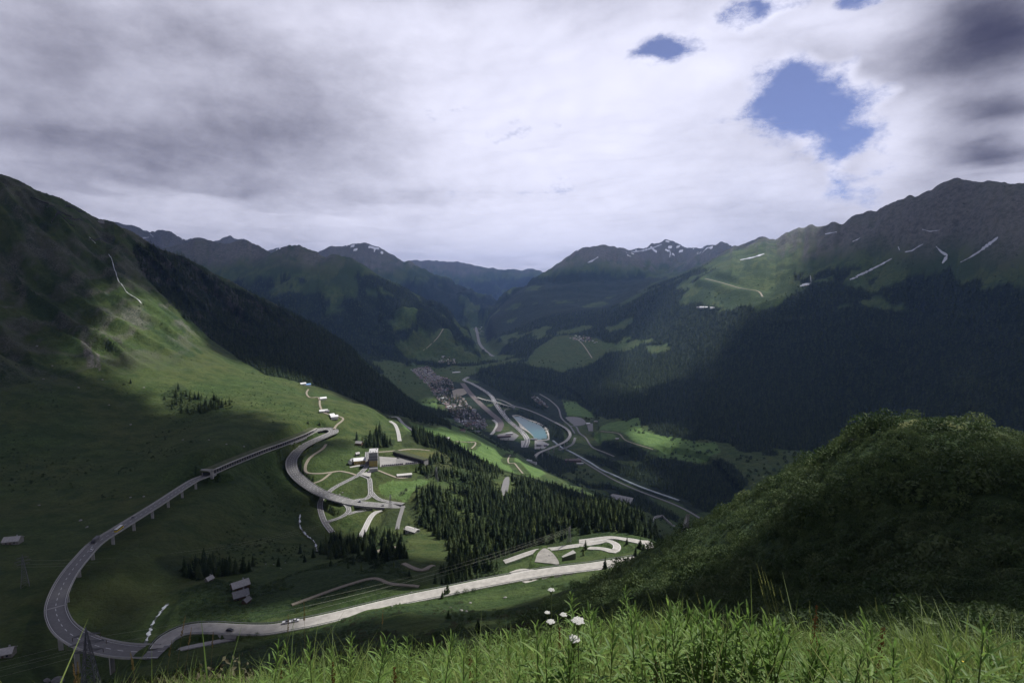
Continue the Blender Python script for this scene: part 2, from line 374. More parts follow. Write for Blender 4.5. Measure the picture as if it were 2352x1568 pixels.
def cut(P, hw, fall, drop=.35):
    for k in range(len(P)):
        x, y, z = P[k]; r = math.hypot(x, y); ext = hw + fall
        c, i = idx_of(x, y); dc = ext / r / (TH1 - TH0) * (NC - 1) + 1
        i0 = max(0, int(np.searchsorted(RS, r - ext)) - 1); i1 = min(NR, int(np.searchsorted(RS, r + ext)) + 2); c0 = max(0, int(c - dc)); c1 = min(NC, int(c + dc) + 2)
        d = np.hypot(GX[i0:i1, c0:c1] - x, GY[i0:i1, c0:c1] - y); w = 1 - sstep(hw, ext, d); sd = CUTD[i0:i1, c0:c1]; m = (d - hw < sd) & (w > 0)
        sd[m] = (d - hw)[m]; CUTW[i0:i1, c0:c1][m] = w[m]; CUTZ[i0:i1, c0:c1][m] = z - drop
def road(key, pts, width, ds=None, fall=None, smooth=3, drop=.35, cutit=True, extra=0):
    r0 = np.hypot(*at(*pts[0])[:2]) if len(pts[0]) == 3 else np.hypot(*cast(*pts[0])[:2])
    ds = ds or max(2.5, r0 * .004); P = path(pts, ds, smooth); ROADS[key] = (P, width)
    sp = r0 * .006
    if cutit: cut(P, width / 2 + sp + extra, fall if fall else 9 + sp * 2, drop)
    return P
Z1 = lambda px, py, z: (px, py, z / (ray(px, py)[2] / ray(px, py)[1]))      # a seen point at a known height
MAIN = [Z1(926,1161.5,-297),Z1(900,1161,-295.5),Z1(850,1158,-293),Z1(807.5,1152.8,-291),Z1(768,1143,-289),Z1(732,1129,-287),Z1(704,1112,-285.5),Z1(684,1095,-284),Z1(672,1078.6,-282.5),Z1(669,1062,-281),Z1(674.5,1047.8,-279.5),Z1(692.7,1028,-277.5),Z1(718,1014,-276),Z1(746,1001.6,-274.5),Z1(764,993.5,-273.2),Z1(766,988.6,-272.6),Z1(757,985.3,-272),Z1(743,985.2,-271.6),Z1(732,987.4,-271.2),Z1(720,990.8,-270.6),Z1(695.5,1003.5,-268.5),Z1(650,1021.5,-265),Z1(600,1039.5,-261),Z1(536,1065,-256),Z1(472,1093,-250.5),Z1(440,1107,-248),Z1(360,1159,-241),Z1(280,1209,-235.5),Z1(224,1245,-232),Z1(192,1277,-229),Z1(160,1317,-226),Z1(138,1357,-223),Z1(128,1393,-220.5),Z1(134,1421,-218.6),Z1(150,1445,-217),Z1(180,1466,-215.5),Z1(220,1482,-214.3),Z1(280,1494,-212.6),Z1(340,1496.5,-211),Z1(378,1494.5,-210)]
MP = path(MAIN, 2.0, 6)
def split_at(P, px, py):
    d = ray(px, py); a = d / d[1]; q = P / P[:, 1:2]; return int(np.argmin(np.hypot(q[:, 0] - a[0], q[:, 2] - a[2])))
iA = split_at(MP, 795, 1150.5); iB = split_at(MP, 722, 990.2); iC = split_at(MP, 472, 1093); iD = split_at(MP, 352, 1497)
SEG_JUNCTION, SEG_CURVE, SEG_GALLERY, SEG_VIADUCT, SEG_END = MP[:iA + 1], MP[iA:iB + 1], MP[iB:iC + 1], MP[iC:iD + 1], MP[iD:]
_x = MP[split_at(MP, 742, 1133)]; cut(SEG_CURVE[np.hypot(SEG_CURVE[:, 0] - _x[0], SEG_CURVE[:, 1] - _x[1]) > 20], 13, 24, 4.5); cut(SEG_VIADUCT[:int(len(SEG_VIADUCT) * .55)], 16, 70, 11.5); cut(SEG_JUNCTION, 12, 14); cut(SEG_GALLERY, 11, 16); cut(SEG_END, 9, 9); ROADS['pass_road'] = (SEG_JUNCTION, 15.0); ROADS['pass_road_end'] = (SEG_END, 11.5)
PASS2 = [Z1(366,1488,-210.3),Z1(380,1470,-210.6),Z1(402,1456,-210.8),Z1(432,1445,-210.9),Z1(480,1441.5,-211),Z1(540,1445,-211),Z1(612,1446,-210.7),Z1(660,1438,-210),Z1(738,1423,-209),Z1(838,1399,-207.5),Z1(938,1375,-206),Z1(1018,1359,-205),Z1(1098,1342,-204),Z1(1178,1327,-203),Z1(1238,1316,-202),Z1(1298,1308,-201),Z1(1358,1301,-200),Z1(1418,1292,-199),Z1(1462,1285,-198)]
road('pass_road_2', PASS2, 10.5, fall=9, smooth=5)
road('service_road', [Z1(392,1496,-211.5),Z1(440,1485,-212.5),Z1(520,1469,-213.5),Z1(600,1455,-214),Z1(670,1449,-214.5),Z1(778,1438.5,-214.5),Z1(898,1418,-213)], 3.4, fall=4, smooth=5)
road('underpass_road', [(843.8,1038),(843.8,1055),(842.6,1069),(834,1080),(822,1091),(806.6,1099.4),(782.6,1111.4),(764.6,1121),(752.6,1129.4),Z1(740,1146,-298),Z1(735,1160,-300),Z1(737.5,1176.6,-301),Z1(746,1199,-302),Z1(762.7,1222,-303)], 7.0)
road('link_road_a', [(827,1090.4),(839,1093.4),(847.4,1098),(849.8,1107.8),(850.4,1119.8),(851,1131.8),(847.4,1141.4),(836.6,1147.4),(822,1150.8),Z1(808,1151.5,-291.2)], 6.5)
road('link_road_b', [(853.4,1130.6),(860.6,1140),(872.6,1147.4),(890.6,1152),(908.6,1155),(926.6,1157)], 6.5)
road('ramp_road', [Z1(785,1150,-290.4),Z1(797,1160,-292),Z1(801,1171,-295),Z1(793.5,1182,-298),Z1(776.7,1190.6,-300),Z1(751.5,1197.6,-301.5)], 6.0)
road('ramp_road_b', [Z1(793.5,1182,-298),Z1(818.7,1175,-298),Z1(849.5,1169.6,-297.5),Z1(882,1166.5,-296.5)], 5.5)
road('valley_road', [(874.7,1171),(858,1179.4),(846.7,1196),(835.5,1218.6),(827,1233)], 6.5)
road('farm_loop_track', [(748.7,1019.8),(740,1031),(718,1045),(706.7,1056),(701,1073),(706.7,1087),(737.5,1087),(762.7,1084),(779.5,1081.4),(802,1085.6),(818.7,1091)], 3.8)
road('farm_spur_track', [(760,1085.6),(740,1101),(720.7,1109.4)], 3.2)
road('farm_track', [(767,985),(774,975),(788,963.8),(779.5,956.8),(768,954),(743,945.6),(734.7,930),(732,914.8),(709.5,910.6),(704,902),(708,893.8)], 3.8)
road('bunker_track', [(869,1080),(890.6,1088.6),(918,1098),(943,1094.6)], 3.4)
road('upper_track', [(869,1038),(908.6,1034.6),(944.6,1030.4),(986.6,1034)], 4.2)
road('hill_road', [(896,956.5),(913,960),(927.4,974.5),(951.4,991.3),(985,1008)], 8.0)
road('hill_road_b', [(896,967),(908,977),(914,991),(918,1013)], 6.5)
road('meadow_track', [(1047,1013),(1090.6,1017.7),(1083,1029.7)], 3.6)
road('meadow_track_b', [(1172,1044),(1167,1058),(1184,1068),(1201,1087)], 3.6)
road('wood_track', [(926.5,1292.8),(947.5,1301),(972.7,1304),(995,1297)], 4.0)
road('wood_track_b', [(864,1267),(885,1260),(910,1256)], 3.5)
road('scrub_trail', [(670,1388),(738.6,1364),(798.6,1342),(858.6,1328),(898.6,1338),(962.6,1346)], 2.6)
road('hairpin_road', [(1158,1290),(1230.6,1266),(1282.6,1258),(1338.6,1251),(1370.6,1246),(1398.6,1243.5),(1417,1251),(1408,1261),(1378.6,1259.5),(1350,1258)], 6.0, smooth=3)
road('hairpin_road_b', [(1330,1243),(1398.6,1236),(1438.6,1236),(1470.6,1240),(1488.6,1250),(1492.6,1260)], 6.5, smooth=3)
road('grove_road', [(926,1161),(922,1175),(916,1195),(912,1215)], 4.5)
V = -725.0
zv = lambda L, z=V: [Z1(a, b, z) for a, b in L]
road('motorway', zv([(1075,866),(1066,873),(1082,880),(1109,895),(1128,909),(1138,926),(1153,948),(1168.6,966),(1186.6,981),(1201,994),(1209,1005),(1211,1013),(1206,1027)]), 24, smooth=3)
SPIRAL = zv([(1140,916),(1157,921),(1179,931.6),(1201,937.6),(1225,946),(1249,956.8)]) + [Z1(1273,968.8,-719),Z1(1297,981.5,-712),Z1(1307,990.4,-709),Z1(1309.5,998.8,-706.5),Z1(1305.4,1007,-704),Z1(1297,1014.4,-702),Z1(1279,1022.8,-699.5),Z1(1255,1032.4,-697),Z1(1240.6,1038.4,-695),Z1(1231,1045.6,-693),Z1(1229,1052.8,-691),Z1(1234.6,1061,-690),Z1(1246.6,1070.8,-689)]
SP = path(SPIRAL, 8, 3); iE = split_at(SP, 1273, 968.8); road('slip_road', SPIRAL[:7], 12, smooth=3)
road('slip_loop', zv([(1183,937.6),(1165,938.8),(1158,943.6),(1160,953)]), 8, smooth=2)
road('ramp_b', zv([(1321,1004.8),(1316,1018),(1303,1026.4),(1283.8,1033.6)], -722), 11, smooth=2)
road('lake_road', zv([(1309,978),(1323,979.6),(1328,989),(1333,996),(1345,1005),(1354.6,1020),(1364,1029),(1387,1038),(1411,1048)], -721), 8, smooth=2)
road('village_road', zv([(1240,905),(1262,918),(1282,937),(1290,960),(1309,978),(1320,995)], -720), 8, smooth=2)
road('railway', zv([(1062,880),(1077.6,900.7),(1096.8,921),(1114.8,938),(1132.8,953.5),(1144.8,964),(1149.6,976),(1142,990.7)]), 34, smooth=3)
road('station_road', zv([(1132.8,964),(1142,974),(1136,988),(1128,998)]), 15, smooth=2)
road('river_road', zv([(1327,1051.6),(1363,1074),(1411,1102),(1470,1128),(1560,1163),(1632,1204)]), 8, smooth=2)
road('far_motorway', zv([(1093,752),(1097,770),(1102,790),(1120,810),(1142,823)], -770), 34, smooth=2)
road('village_lane', [(1320,775),(1338,790),(1360,822)], 9, smooth=2)
road('hill_lane', [(1018,755),(1005,775),(985,795),(970,806)], 9, smooth=2)
road('alp_track', [(1620,640),(1660,650),(1700,662),(1740,668),(1752,682)], 12, smooth=2)
road('meadow_lane', [(1380,990),(1420,995),(1440,1012),(1500,1032)], 6, smooth=2)
road('lower_road', [(1270,1105),(1330,1118),(1400,1128)], 6, smooth=2)
RIVER = path(zv([(1270,1012),(1290,1028),(1309,1037),(1333,1050),(1357,1063.6),(1381,1079),(1411,1092),(1470,1118),(1560,1150)], -727), 12, 2); cut(RIVER, 18, 20, .5)
STREAM = path([(322,1500),(330,1480),(342,1448),(352,1422),(372,1396),(384,1380)], 3, 0)
STREAM_B = path([(690,1178),(688,1200),(700,1222),(722,1240),(728,1262)], 3, 0)
LAKE = [(1179,957),(1186,956),(1195,957),(1215,966),(1240,976),(1250,985),(1256,998),(1256,1008),(1240,1009.5),(1228,1008),(1222,998),(1205,982),(1190,968)]
LAKE_XY = np.array([at(*Z1(a, b, -727.0))[:2] for a, b in LAKE])
# pads: flat yards
PADS = {'car_park': [(870.8,1042.4),(911,1050.8),(968.6,1070.6),(963.8,1077),(872.6,1070.6)], 'forecourt': [(829,1089),(838,1081),(846,1074),(852,1072),(852,1089),(849,1097),(840,1094)],
        'lay_by': [(1228,1310),(1236,1299),(1252,1292),(1272,1294),(1284,1303),(1262,1306)], 'wide_yard': [(1170,1329),(1200,1320),(1250,1313),(1310,1306),(1340,1305),(1310,1316),(1260,1325),(1205,1331)],
        'wood_yard': [(1148,1132),(1158,1112),(1170,1112),(1166,1128),(1156,1137)], 'house_yard': [(803,1072),(838,1063),(839,1068),(804,1075)]}
PADZ = {}
for k, p in PADS.items():
    Q = poly_xy(p); PADZ[k] = (Q, float(np.median([H(*q) for q in Q])) if k not in ('lay_by', 'wide_yard') else -203.1 if k == 'wide_yard' else -201.5)
VP = {'tunnel_car_park': [(1197,1012),(1211,1012),(1210,1027),(1197,1027)], 'tunnel_yard': [(1228,1011),(1245,1012),(1262,1020),(1250,1030),(1228,1031)], 'lorry_park': [(1288,960),(1310,957),(1335,960),(1346,972),(1330,978),(1315,976),(1295,966)], 'station_yard': [(1142,998),(1175,990),(1192,1000),(1180,1012),(1150,1010)], 'depot_yard': [(1348,974),(1362,972),(1362,990),(1352,990)], 'town_square': [(1038,897),(1052,893),(1072,893),(1072,903),(1050,912),(1044,915)]}
for k, p in VP.items(): PADZ[k] = (np.array([at(*Z1(a, b, V))[:2] for a, b in p]), V)
for k, (Q, z) in PADZ.items():
    c = Q.mean(0); r = math.hypot(*c); sp = r * .006
    big = c + (Q - c) * (1 + (sp + 3) / max(4., np.hypot(*(Q - c).T).mean())); m = inpoly(big, GX, GY) & (CUTD > -1.5); CUTW[m] = 1; CUTD[m] = -1.5; CUTZ[m] = z - .35
bigl = LAKE_XY.mean(0) + (LAKE_XY - LAKE_XY.mean(0)) * 1.16; ml = inpoly(bigl, GX, GY); CUTW[ml] = 1; CUTZ[ml] = V - .3
ml2 = inpoly(LAKE_XY.mean(0) + (LAKE_XY - LAKE_XY.mean(0)) * .97, GX, GY); CUTZ[ml2] = -733
valley = (RR > 1600) & (RR < 5000) & (Z < -700); Z[valley] = Z[valley] * .25 + V * .75
Z = Z * (1 - CUTW) + CUTZ * CUTW
for S_ in (STREAM, STREAM_B):
    CUTW2 = CUTW.copy(); CUTW[:] = 0; CUTD[:] = 1e9; cut(S_, 3.0, 9.0, 2.2); Z = Z * (1 - CUTW) + np.minimum(CUTZ, Z) * CUTW; CUTW = np.maximum(CUTW, CUTW2)
QG = Z / RR
# ------------------------------------------------------------------ land cover (where things grow, in plan)
wpx = fbm(GX / (RR * .05 + 4), GY / (RR * .05 + 4), 4, 301) * (RR * .020 + 1.0); wpy = fbm(GX / (RR * .05 + 4), GY / (RR * .05 + 4), 4, 302) * (RR * .020 + 1.0)
WX = GX + wpx; WY = GY + wpy
def region(pts, rmin=14.0): return inpoly(poly_xy(pts, rmin), WX, WY)
def regions(L, rmin=14.0):
    m = np.zeros(RR.shape, bool)
    for p in L: m |= region(p, rmin)
    return m
FOREST_NEAR = [
 [(925,1160),(950,1125),(985,1085),(1005,1045),(1040,1022),(1090,1052),(1170,1092),(1230,1108),(1300,1128),(1390,1152),(1480,1200),(1530,1235),(1500,1248),(1400,1222),(1330,1240),(1290,1262),(1200,1285),(1130,1320),(1010,1352),(1000,1300),(1020,1240),(960,1190)],
 [(872,1185),(905,1165),(940,1180),(950,1200),(915,1215),(885,1215)],
 [(845,1005),(875,995),(905,1015),(900,1035),(850,1030)],
 [(920,1012),(985,1005),(1030,1018),(1040,1035),(985,1030),(925,1028)],
 [(750,1245),(800,1225),(870,1235),(930,1245),(945,1290),(900,1310),(870,1290),(800,1290),(760,1275)],
 [(355,1285),(400,1262),(470,1290),(560,1300),(620,1300),(560,1318),(470,1325),(390,1318)],
 [(370,915),(400,880),(440,905),(500,920),(520,940),(440,955),(385,945)],
 [(1180,940),(1250,958),(1300,995),(1295,1035),(1262,1005),(1225,965)],
 [(1215,935),(1280,952),(1300,975),(1270,965)],
 [(1100,985),(1180,1035),(1250,1078),(1330,1085),(1340,1070),(1230,1030),(1180,1012),(1130,992)],
 [(1360,1022),(1440,1015),(1490,1040),(1480,1062),(1400,1055)],
 [(1310,1042),(1360,1060),(1480,1110),(1600,1180),(1680,1150),(1720,1110),(1650,1062),(1520,1050),(1450,1075),(1380,1050)],
 [(1330,1100),(1400,1110),(1480,1135),(1560,1190),(1500,1185),(1400,1140)],
]
CLEAR = [
 [(940,1120),(985,1100),(1010,1098),(1050,1125),(1090,1150),(1060,1160),(1000,1120),(950,1150)],
 [(925,1255),(990,1232),(1035,1240),(1050,1265),(1010,1300),(940,1300)],
 [(1040,1165),(1095,1175),(1110,1195),(1070,1205)],
 [(1140,1090),(1175,1088),(1190,1120),(1165,1145),(1140,1130)],
 [(1250,1100),(1300,1110),(1290,1120),(1250,1112)],
]
MEADOW = [
 [(820,815),(900,835),(960,850),(1005,920),(1000,945),(930,905),(880,870)],
 [(900,785),(960,768),(1015,755),(1045,785),(1085,808),(1095,832),(1020,838),(940,818)],
 [(1225,800),(1265,772),(1340,768),(1450,795),(1400,812),(1350,842),(1290,852),(1200,835)],
 [(1490,792),(1545,785),(1556,798),(1505,808)],
 [(1365,1000),(1400,972),(1470,958),(1480,990),(1540,1002),(1640,1020),(1650,1045),(1600,1062),(1500,1040),(1440,1010),(1385,1012)],
 [(1285,915),(1330,920),(1372,950),(1310,955)],
 [(1620,705),(1560,700),(1590,655),(1640,620),(1750,592),(1855,562),(1845,600),(1835,640),(1880,652),(1800,690),(1740,715)],
 [(1040,742),(1080,712),(1115,725),(1090,758),(1065,762)],
]
zz = Z + 190 * fbm(GX / 620, GY / 620, 5, 311) + 60 * fbm(GX / 120, GY / 120, 3, 312)
fo = (RR > 2000) & (zz > -705) & (zz < -40 + 60 * (GX > 0)) & ~((GX < -520) & (RR < 2350))
fo &= ~((RR > 4300) & (fbm(GX / 330, GY / 330, 4, 321) > .33))
LEFTFOR = [(300,565),(400,592),(640,712),(860,848),(1010,962),(1030,985),(960,962),(880,945),(780,905),(700,882),(620,862),(520,802),(440,752),(385,690),(335,640)]
left_for = region(LEFTFOR); fo |= left_for
fo |= regions([[(1075,868),(1095,845),(1180,832),(1290,855),(1400,850),(1480,900),(1560,960),(1480,955),(1400,962),(1380,950),(1330,915),(1282,912),(1240,900),(1215,930),(1165,915),(1110,885)],[(1340,1040),(1420,1060),(1480,1085),(1600,1150),(1660,1120),(1700,1130),(1640,1185),(1600,1165),(1500,1115),(1400,1075)],[(1255,1042),(1330,1062),(1300,1078),(1262,1068)],[(1195,950),(1245,960),(1295,990),(1302,1003),(1290,1008),(1262,985),(1232,966)],[(1410,1075),(1480,1110),(1560,1150),(1500,1145),(1420,1100)]])
fo &= ~((GX < 0) & (RR < 2750) & ~left_for & (np.arctan2(GX, GY) < TPX(700)))
med = regions(MEADOW); fo &= ~med
nf = regions(FOREST_NEAR); cl = regions(CLEAR); nf &= ~cl; fo |= nf
fo &= ~region([(640,1480),(640,1568),(300,1568),(0,1568),(0,1400)])
scr = (RR > 13) & (RR < 330); scr |= region([(940,1330),(700,1400),(420,1440),(400,1360),(480,1330),(620,1340),(760,1290),(900,1290)])
gr_patch = regions([[(1010,1478),(1075,1432),(1150,1420),(1195,1440),(1150,1468),(1080,1492)], [(1050,1380),(1150,1362),(1300,1342),(1345,1352),(1260,1388),(1090,1402)], [(860,1425),(940,1405),(1010,1420),(1000,1445),(920,1465)]])
streak = fbm(ur / 48 + .8 * fbm(GX / 160, GY / 160, 3, 4), vr / 420, 5, 43); scr |= (lm > .25) & (streak * 1.0 - .10 + .35 * fbm(GX / 70, GY / 70, 3, 46) > .12)
scr |= (RR > 2500) & (Z > -420) & (fbm(GX / 130, GY / 130, 5, 371) > -.02)
scr &= ~gr_patch
crest = region([(1990,968),(2080,953),(2160,953),(2250,975),(2352,1006),(2352,1030),(2250,1000),(2150,985),(2040,990)])
scr |= crest & (fbm(GX / 3.5, GY / 3.5, 3, 381) > .05); scr &= ~(crest & (fbm(GX / 3.5, GY / 3.5, 3, 381) <= .05))
rock = sstep(.1, .6, fbm(GX / 55, GY / 80, 4, 331, ridged=True)) * lm * .62
rock = np.maximum(rock, region([(195,760),(215,770),(225,830),(205,840),(198,800)]) * 1.0)
rock = np.maximum(rock, region([(225,790),(240,800),(235,840),(228,830)]) * 1.0)
slope = np.hypot(np.gradient(Z, axis=0) / np.gradient(RR, axis=0), np.gradient(Z, axis=1) / (RR * (THS[1] - THS[0])))
rock = np.maximum(rock, sstep(2500, 3500, RR) * sstep(60, 330, zz) * sstep(.35, .75, slope + .25 * fbm(GX / 120, GY / 120, 3, 341)))
rock = np.maximum(rock, sstep(220, 480, zz) * sstep(2500, 3500, RR) * .85)
rock[med] *= .2
dry = .5 + .5 * fbm(GX / 90, GY / 90, 4, 351) * 1.2
dry = dry * .45 + .5 * region([(960,1040),(1030,1045),(1060,1080),(1000,1090),(970,1062),(900,1040),(950,1030)]) + .35 * crest + .25 * sstep(200, 500, Z) * (RR > 2500)
snow = np.zeros(RR.shape, np.float32)
snow[(RR > 9000) & (RR < 13000) & (zz > 420) & (fbm(GX / 140, GY / 140, 3, 361) > .45)] = 1
forest_m = fo & (snow < .5)
# ------------------------------------------------------------------ terrain mesh and its material
def nd(nt, t, **kw):
    n = nt.nodes.new(t)
    for k, v in kw.items():
        if k in n.inputs: n.inputs[k].default_value = v
        else: setattr(n, k, v)
    return n
def mixc(nt, fac, a, b):
    m = nt.nodes.new('ShaderNodeMix'); m.data_type = 'RGBA'
    for s, v in (('Factor', fac), ('A', a), ('B', b)):
        if isinstance(v, (int, float)): m.inputs[s].default_value = v
        elif isinstance(v, tuple): m.inputs[s].default_value = (*v, 1)
        else: nt.links.new(v, m.inputs[s])
    return m.outputs['Result']
def mathn(nt, op, a, b=None, clamp=False):
    m = nt.nodes.new('ShaderNodeMath'); m.operation = op; m.use_clamp = clamp
    for i, v in enumerate((a, b)):
        if v is None: continue
        if isinstance(v, (int, float)): m.inputs[i].default_value = v
        else: nt.links.new(v, m.inputs[i])
    return m.outputs[0]
def noise(nt, vec, scale, detail=4, rough=.6):
    n = nd(nt, 'ShaderNodeTexNoise', Scale=scale, Detail=detail, Roughness=rough); nt.links.new(vec, n.inputs['Vector']); return n.outputs['Fac']
def ramp(nt, v, a, b, lo=0.0, hi=1.0):
    m = nd(nt, 'ShaderNodeMapRange'); m.interpolation_type = 'SMOOTHSTEP'
    m.inputs['From Min'].default_value = a; m.inputs['From Max'].default_value = b; m.inputs['To Min'].default_value = lo; m.inputs['To Max'].default_value = hi
    nt.links.new(v, m.inputs['Value']); return m.outputs[0]

def terrain_material():
    m = bpy.data.materials.new('mountain_ground'); m.use_nodes = True; nt = m.node_tree; bs = nt.nodes['Principled BSDF']
    bs.inputs['Roughness'].default_value = .9; bs.inputs['Specular IOR Level'].default_value = .1
    P = nd(nt, 'ShaderNodeTexCoord').outputs['Object']
    A = nd(nt, 'ShaderNodeAttribute', attribute_name='cover'); B = nd(nt, 'ShaderNodeAttribute', attribute_name='cover2')
    sa = nd(nt, 'ShaderNodeSeparateColor'); nt.links.new(A.outputs['Color'], sa.inputs[0]); sb = nd(nt, 'ShaderNodeSeparateColor'); nt.links.new(B.outputs['Color'], sb.inputs[0])
    forest, scrub, rk = sa.outputs; dryv, snowv, grav = sb.outputs
    n1 = noise(nt, P, .004, 6, .65); n2 = noise(nt, P, .035, 6, .7); n3 = noise(nt, P, .35, 5, .7); n4 = noise(nt, P, 3.0, 3, .7)
    g = mixc(nt, ramp(nt, n2, .35, .68), (.034, .062, .019), (.062, .106, .032))
    g = mixc(nt, ramp(nt, n3, .38, .66, 0, .8), g, (.024, .045, .016))
    dn = mathn(nt, 'MULTIPLY', dryv, ramp(nt, n2, .3, .6)); g = mixc(nt, dn, g, (.100, .096, .036))
    g = mixc(nt, ramp(nt, n1, .5, .7, 0, .45), g, (.058, .066, .025))
    s = mixc(nt, ramp(nt, n3, .35, .65), (.018, .036, .014), (.042, .068, .024))
    mw = mixc(nt, ramp(nt, n2, .35, .68), (.075, .135, .038), (.115, .185, .058)); mw = mixc(nt, ramp(nt, n3, .45, .7, 0, .35), mw, (.055, .10, .03)); g = mixc(nt, mathn(nt, 'MULTIPLY', A.outputs['Alpha'], 1.0), g, mw)  # paler mown grass, with sunlight put into its colour
    col = mixc(nt, scrub, g, s)
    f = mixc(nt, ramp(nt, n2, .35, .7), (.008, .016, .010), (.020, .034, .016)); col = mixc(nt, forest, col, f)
    r = mixc(nt, ramp(nt, n3, .3, .7), (.07, .066, .06), (.20, .19, .175)); r = mixc(nt, ramp(nt, n2, .42, .62, 0, .7), r, (.05, .055, .035))
    rf = mathn(nt, 'MULTIPLY', rk, ramp(nt, n3, .30, .55, .25, 1.0)); col = mixc(nt, rf, col, r)
    gv = mixc(nt, ramp(nt, n4, .3, .7), (.17, .16, .14), (.32, .30, .27)); col = mixc(nt, grav, col, gv)
    sn = mathn(nt, 'GREATER_THAN', mathn(nt, 'ADD', snowv, mathn(nt, 'MULTIPLY', mathn(nt, 'SUBTRACT', n2, .5), .5)), .5); col = mixc(nt, sn, col, (.62, .64, .68))
    nt.links.new(col, bs.inputs['Base Color'])
    hs = mathn(nt, 'ADD', mathn(nt, 'MULTIPLY', n2, 8.0), mathn(nt, 'MULTIPLY', n3, 1.2)); hs = mathn(nt, 'ADD', hs, mathn(nt, 'MULTIPLY', n1, 10.0))
    bp = nd(nt, 'ShaderNodeBump', Strength=.85, Distance=1.0); nt.links.new(hs, bp.inputs['Height']); nt.links.new(bp.outputs[0], bs.inputs['Normal'])
    return m
def build_terrain():
    me = grid_mesh('terrain', np.stack([GX, GY, Z], -1))
    mown_sunlit = regions([[(985,990),(1010,978),(1100,998),(1180,1035),(1250,1085),(1200,1092),(1130,1075),(1060,1035),(1000,1020),(960,1000)],[(905,962),(960,975),(1000,985),(985,1010),(930,985)]]) | (med & (RR < 3300)); mown_sunlit = mown_sunlit * .9 + .8 * region([(900,1150),(850,1150),(870,1110),(960,1100),(1000,1105),(940,1150)]); mown_sunlit = np.clip(mown_sunlit, 0, 1) * (CUTW < .9); o1 = np.ones(RR.shape); fcol = np.where(nf & (RR < 1500), .45, 1.0) * forest_m  # mown meadows whose colour is brightened to look sunlit
    set_attr(me, 'cover', np.stack([fcol, scr, rock, mown_sunlit], -1).reshape(-1, 4)); set_attr(me, 'cover2', np.stack([dry, snow, gravel, o1], -1).reshape(-1, 4))
    return tag(link('terrain', me, terrain_material()), kind='structure')

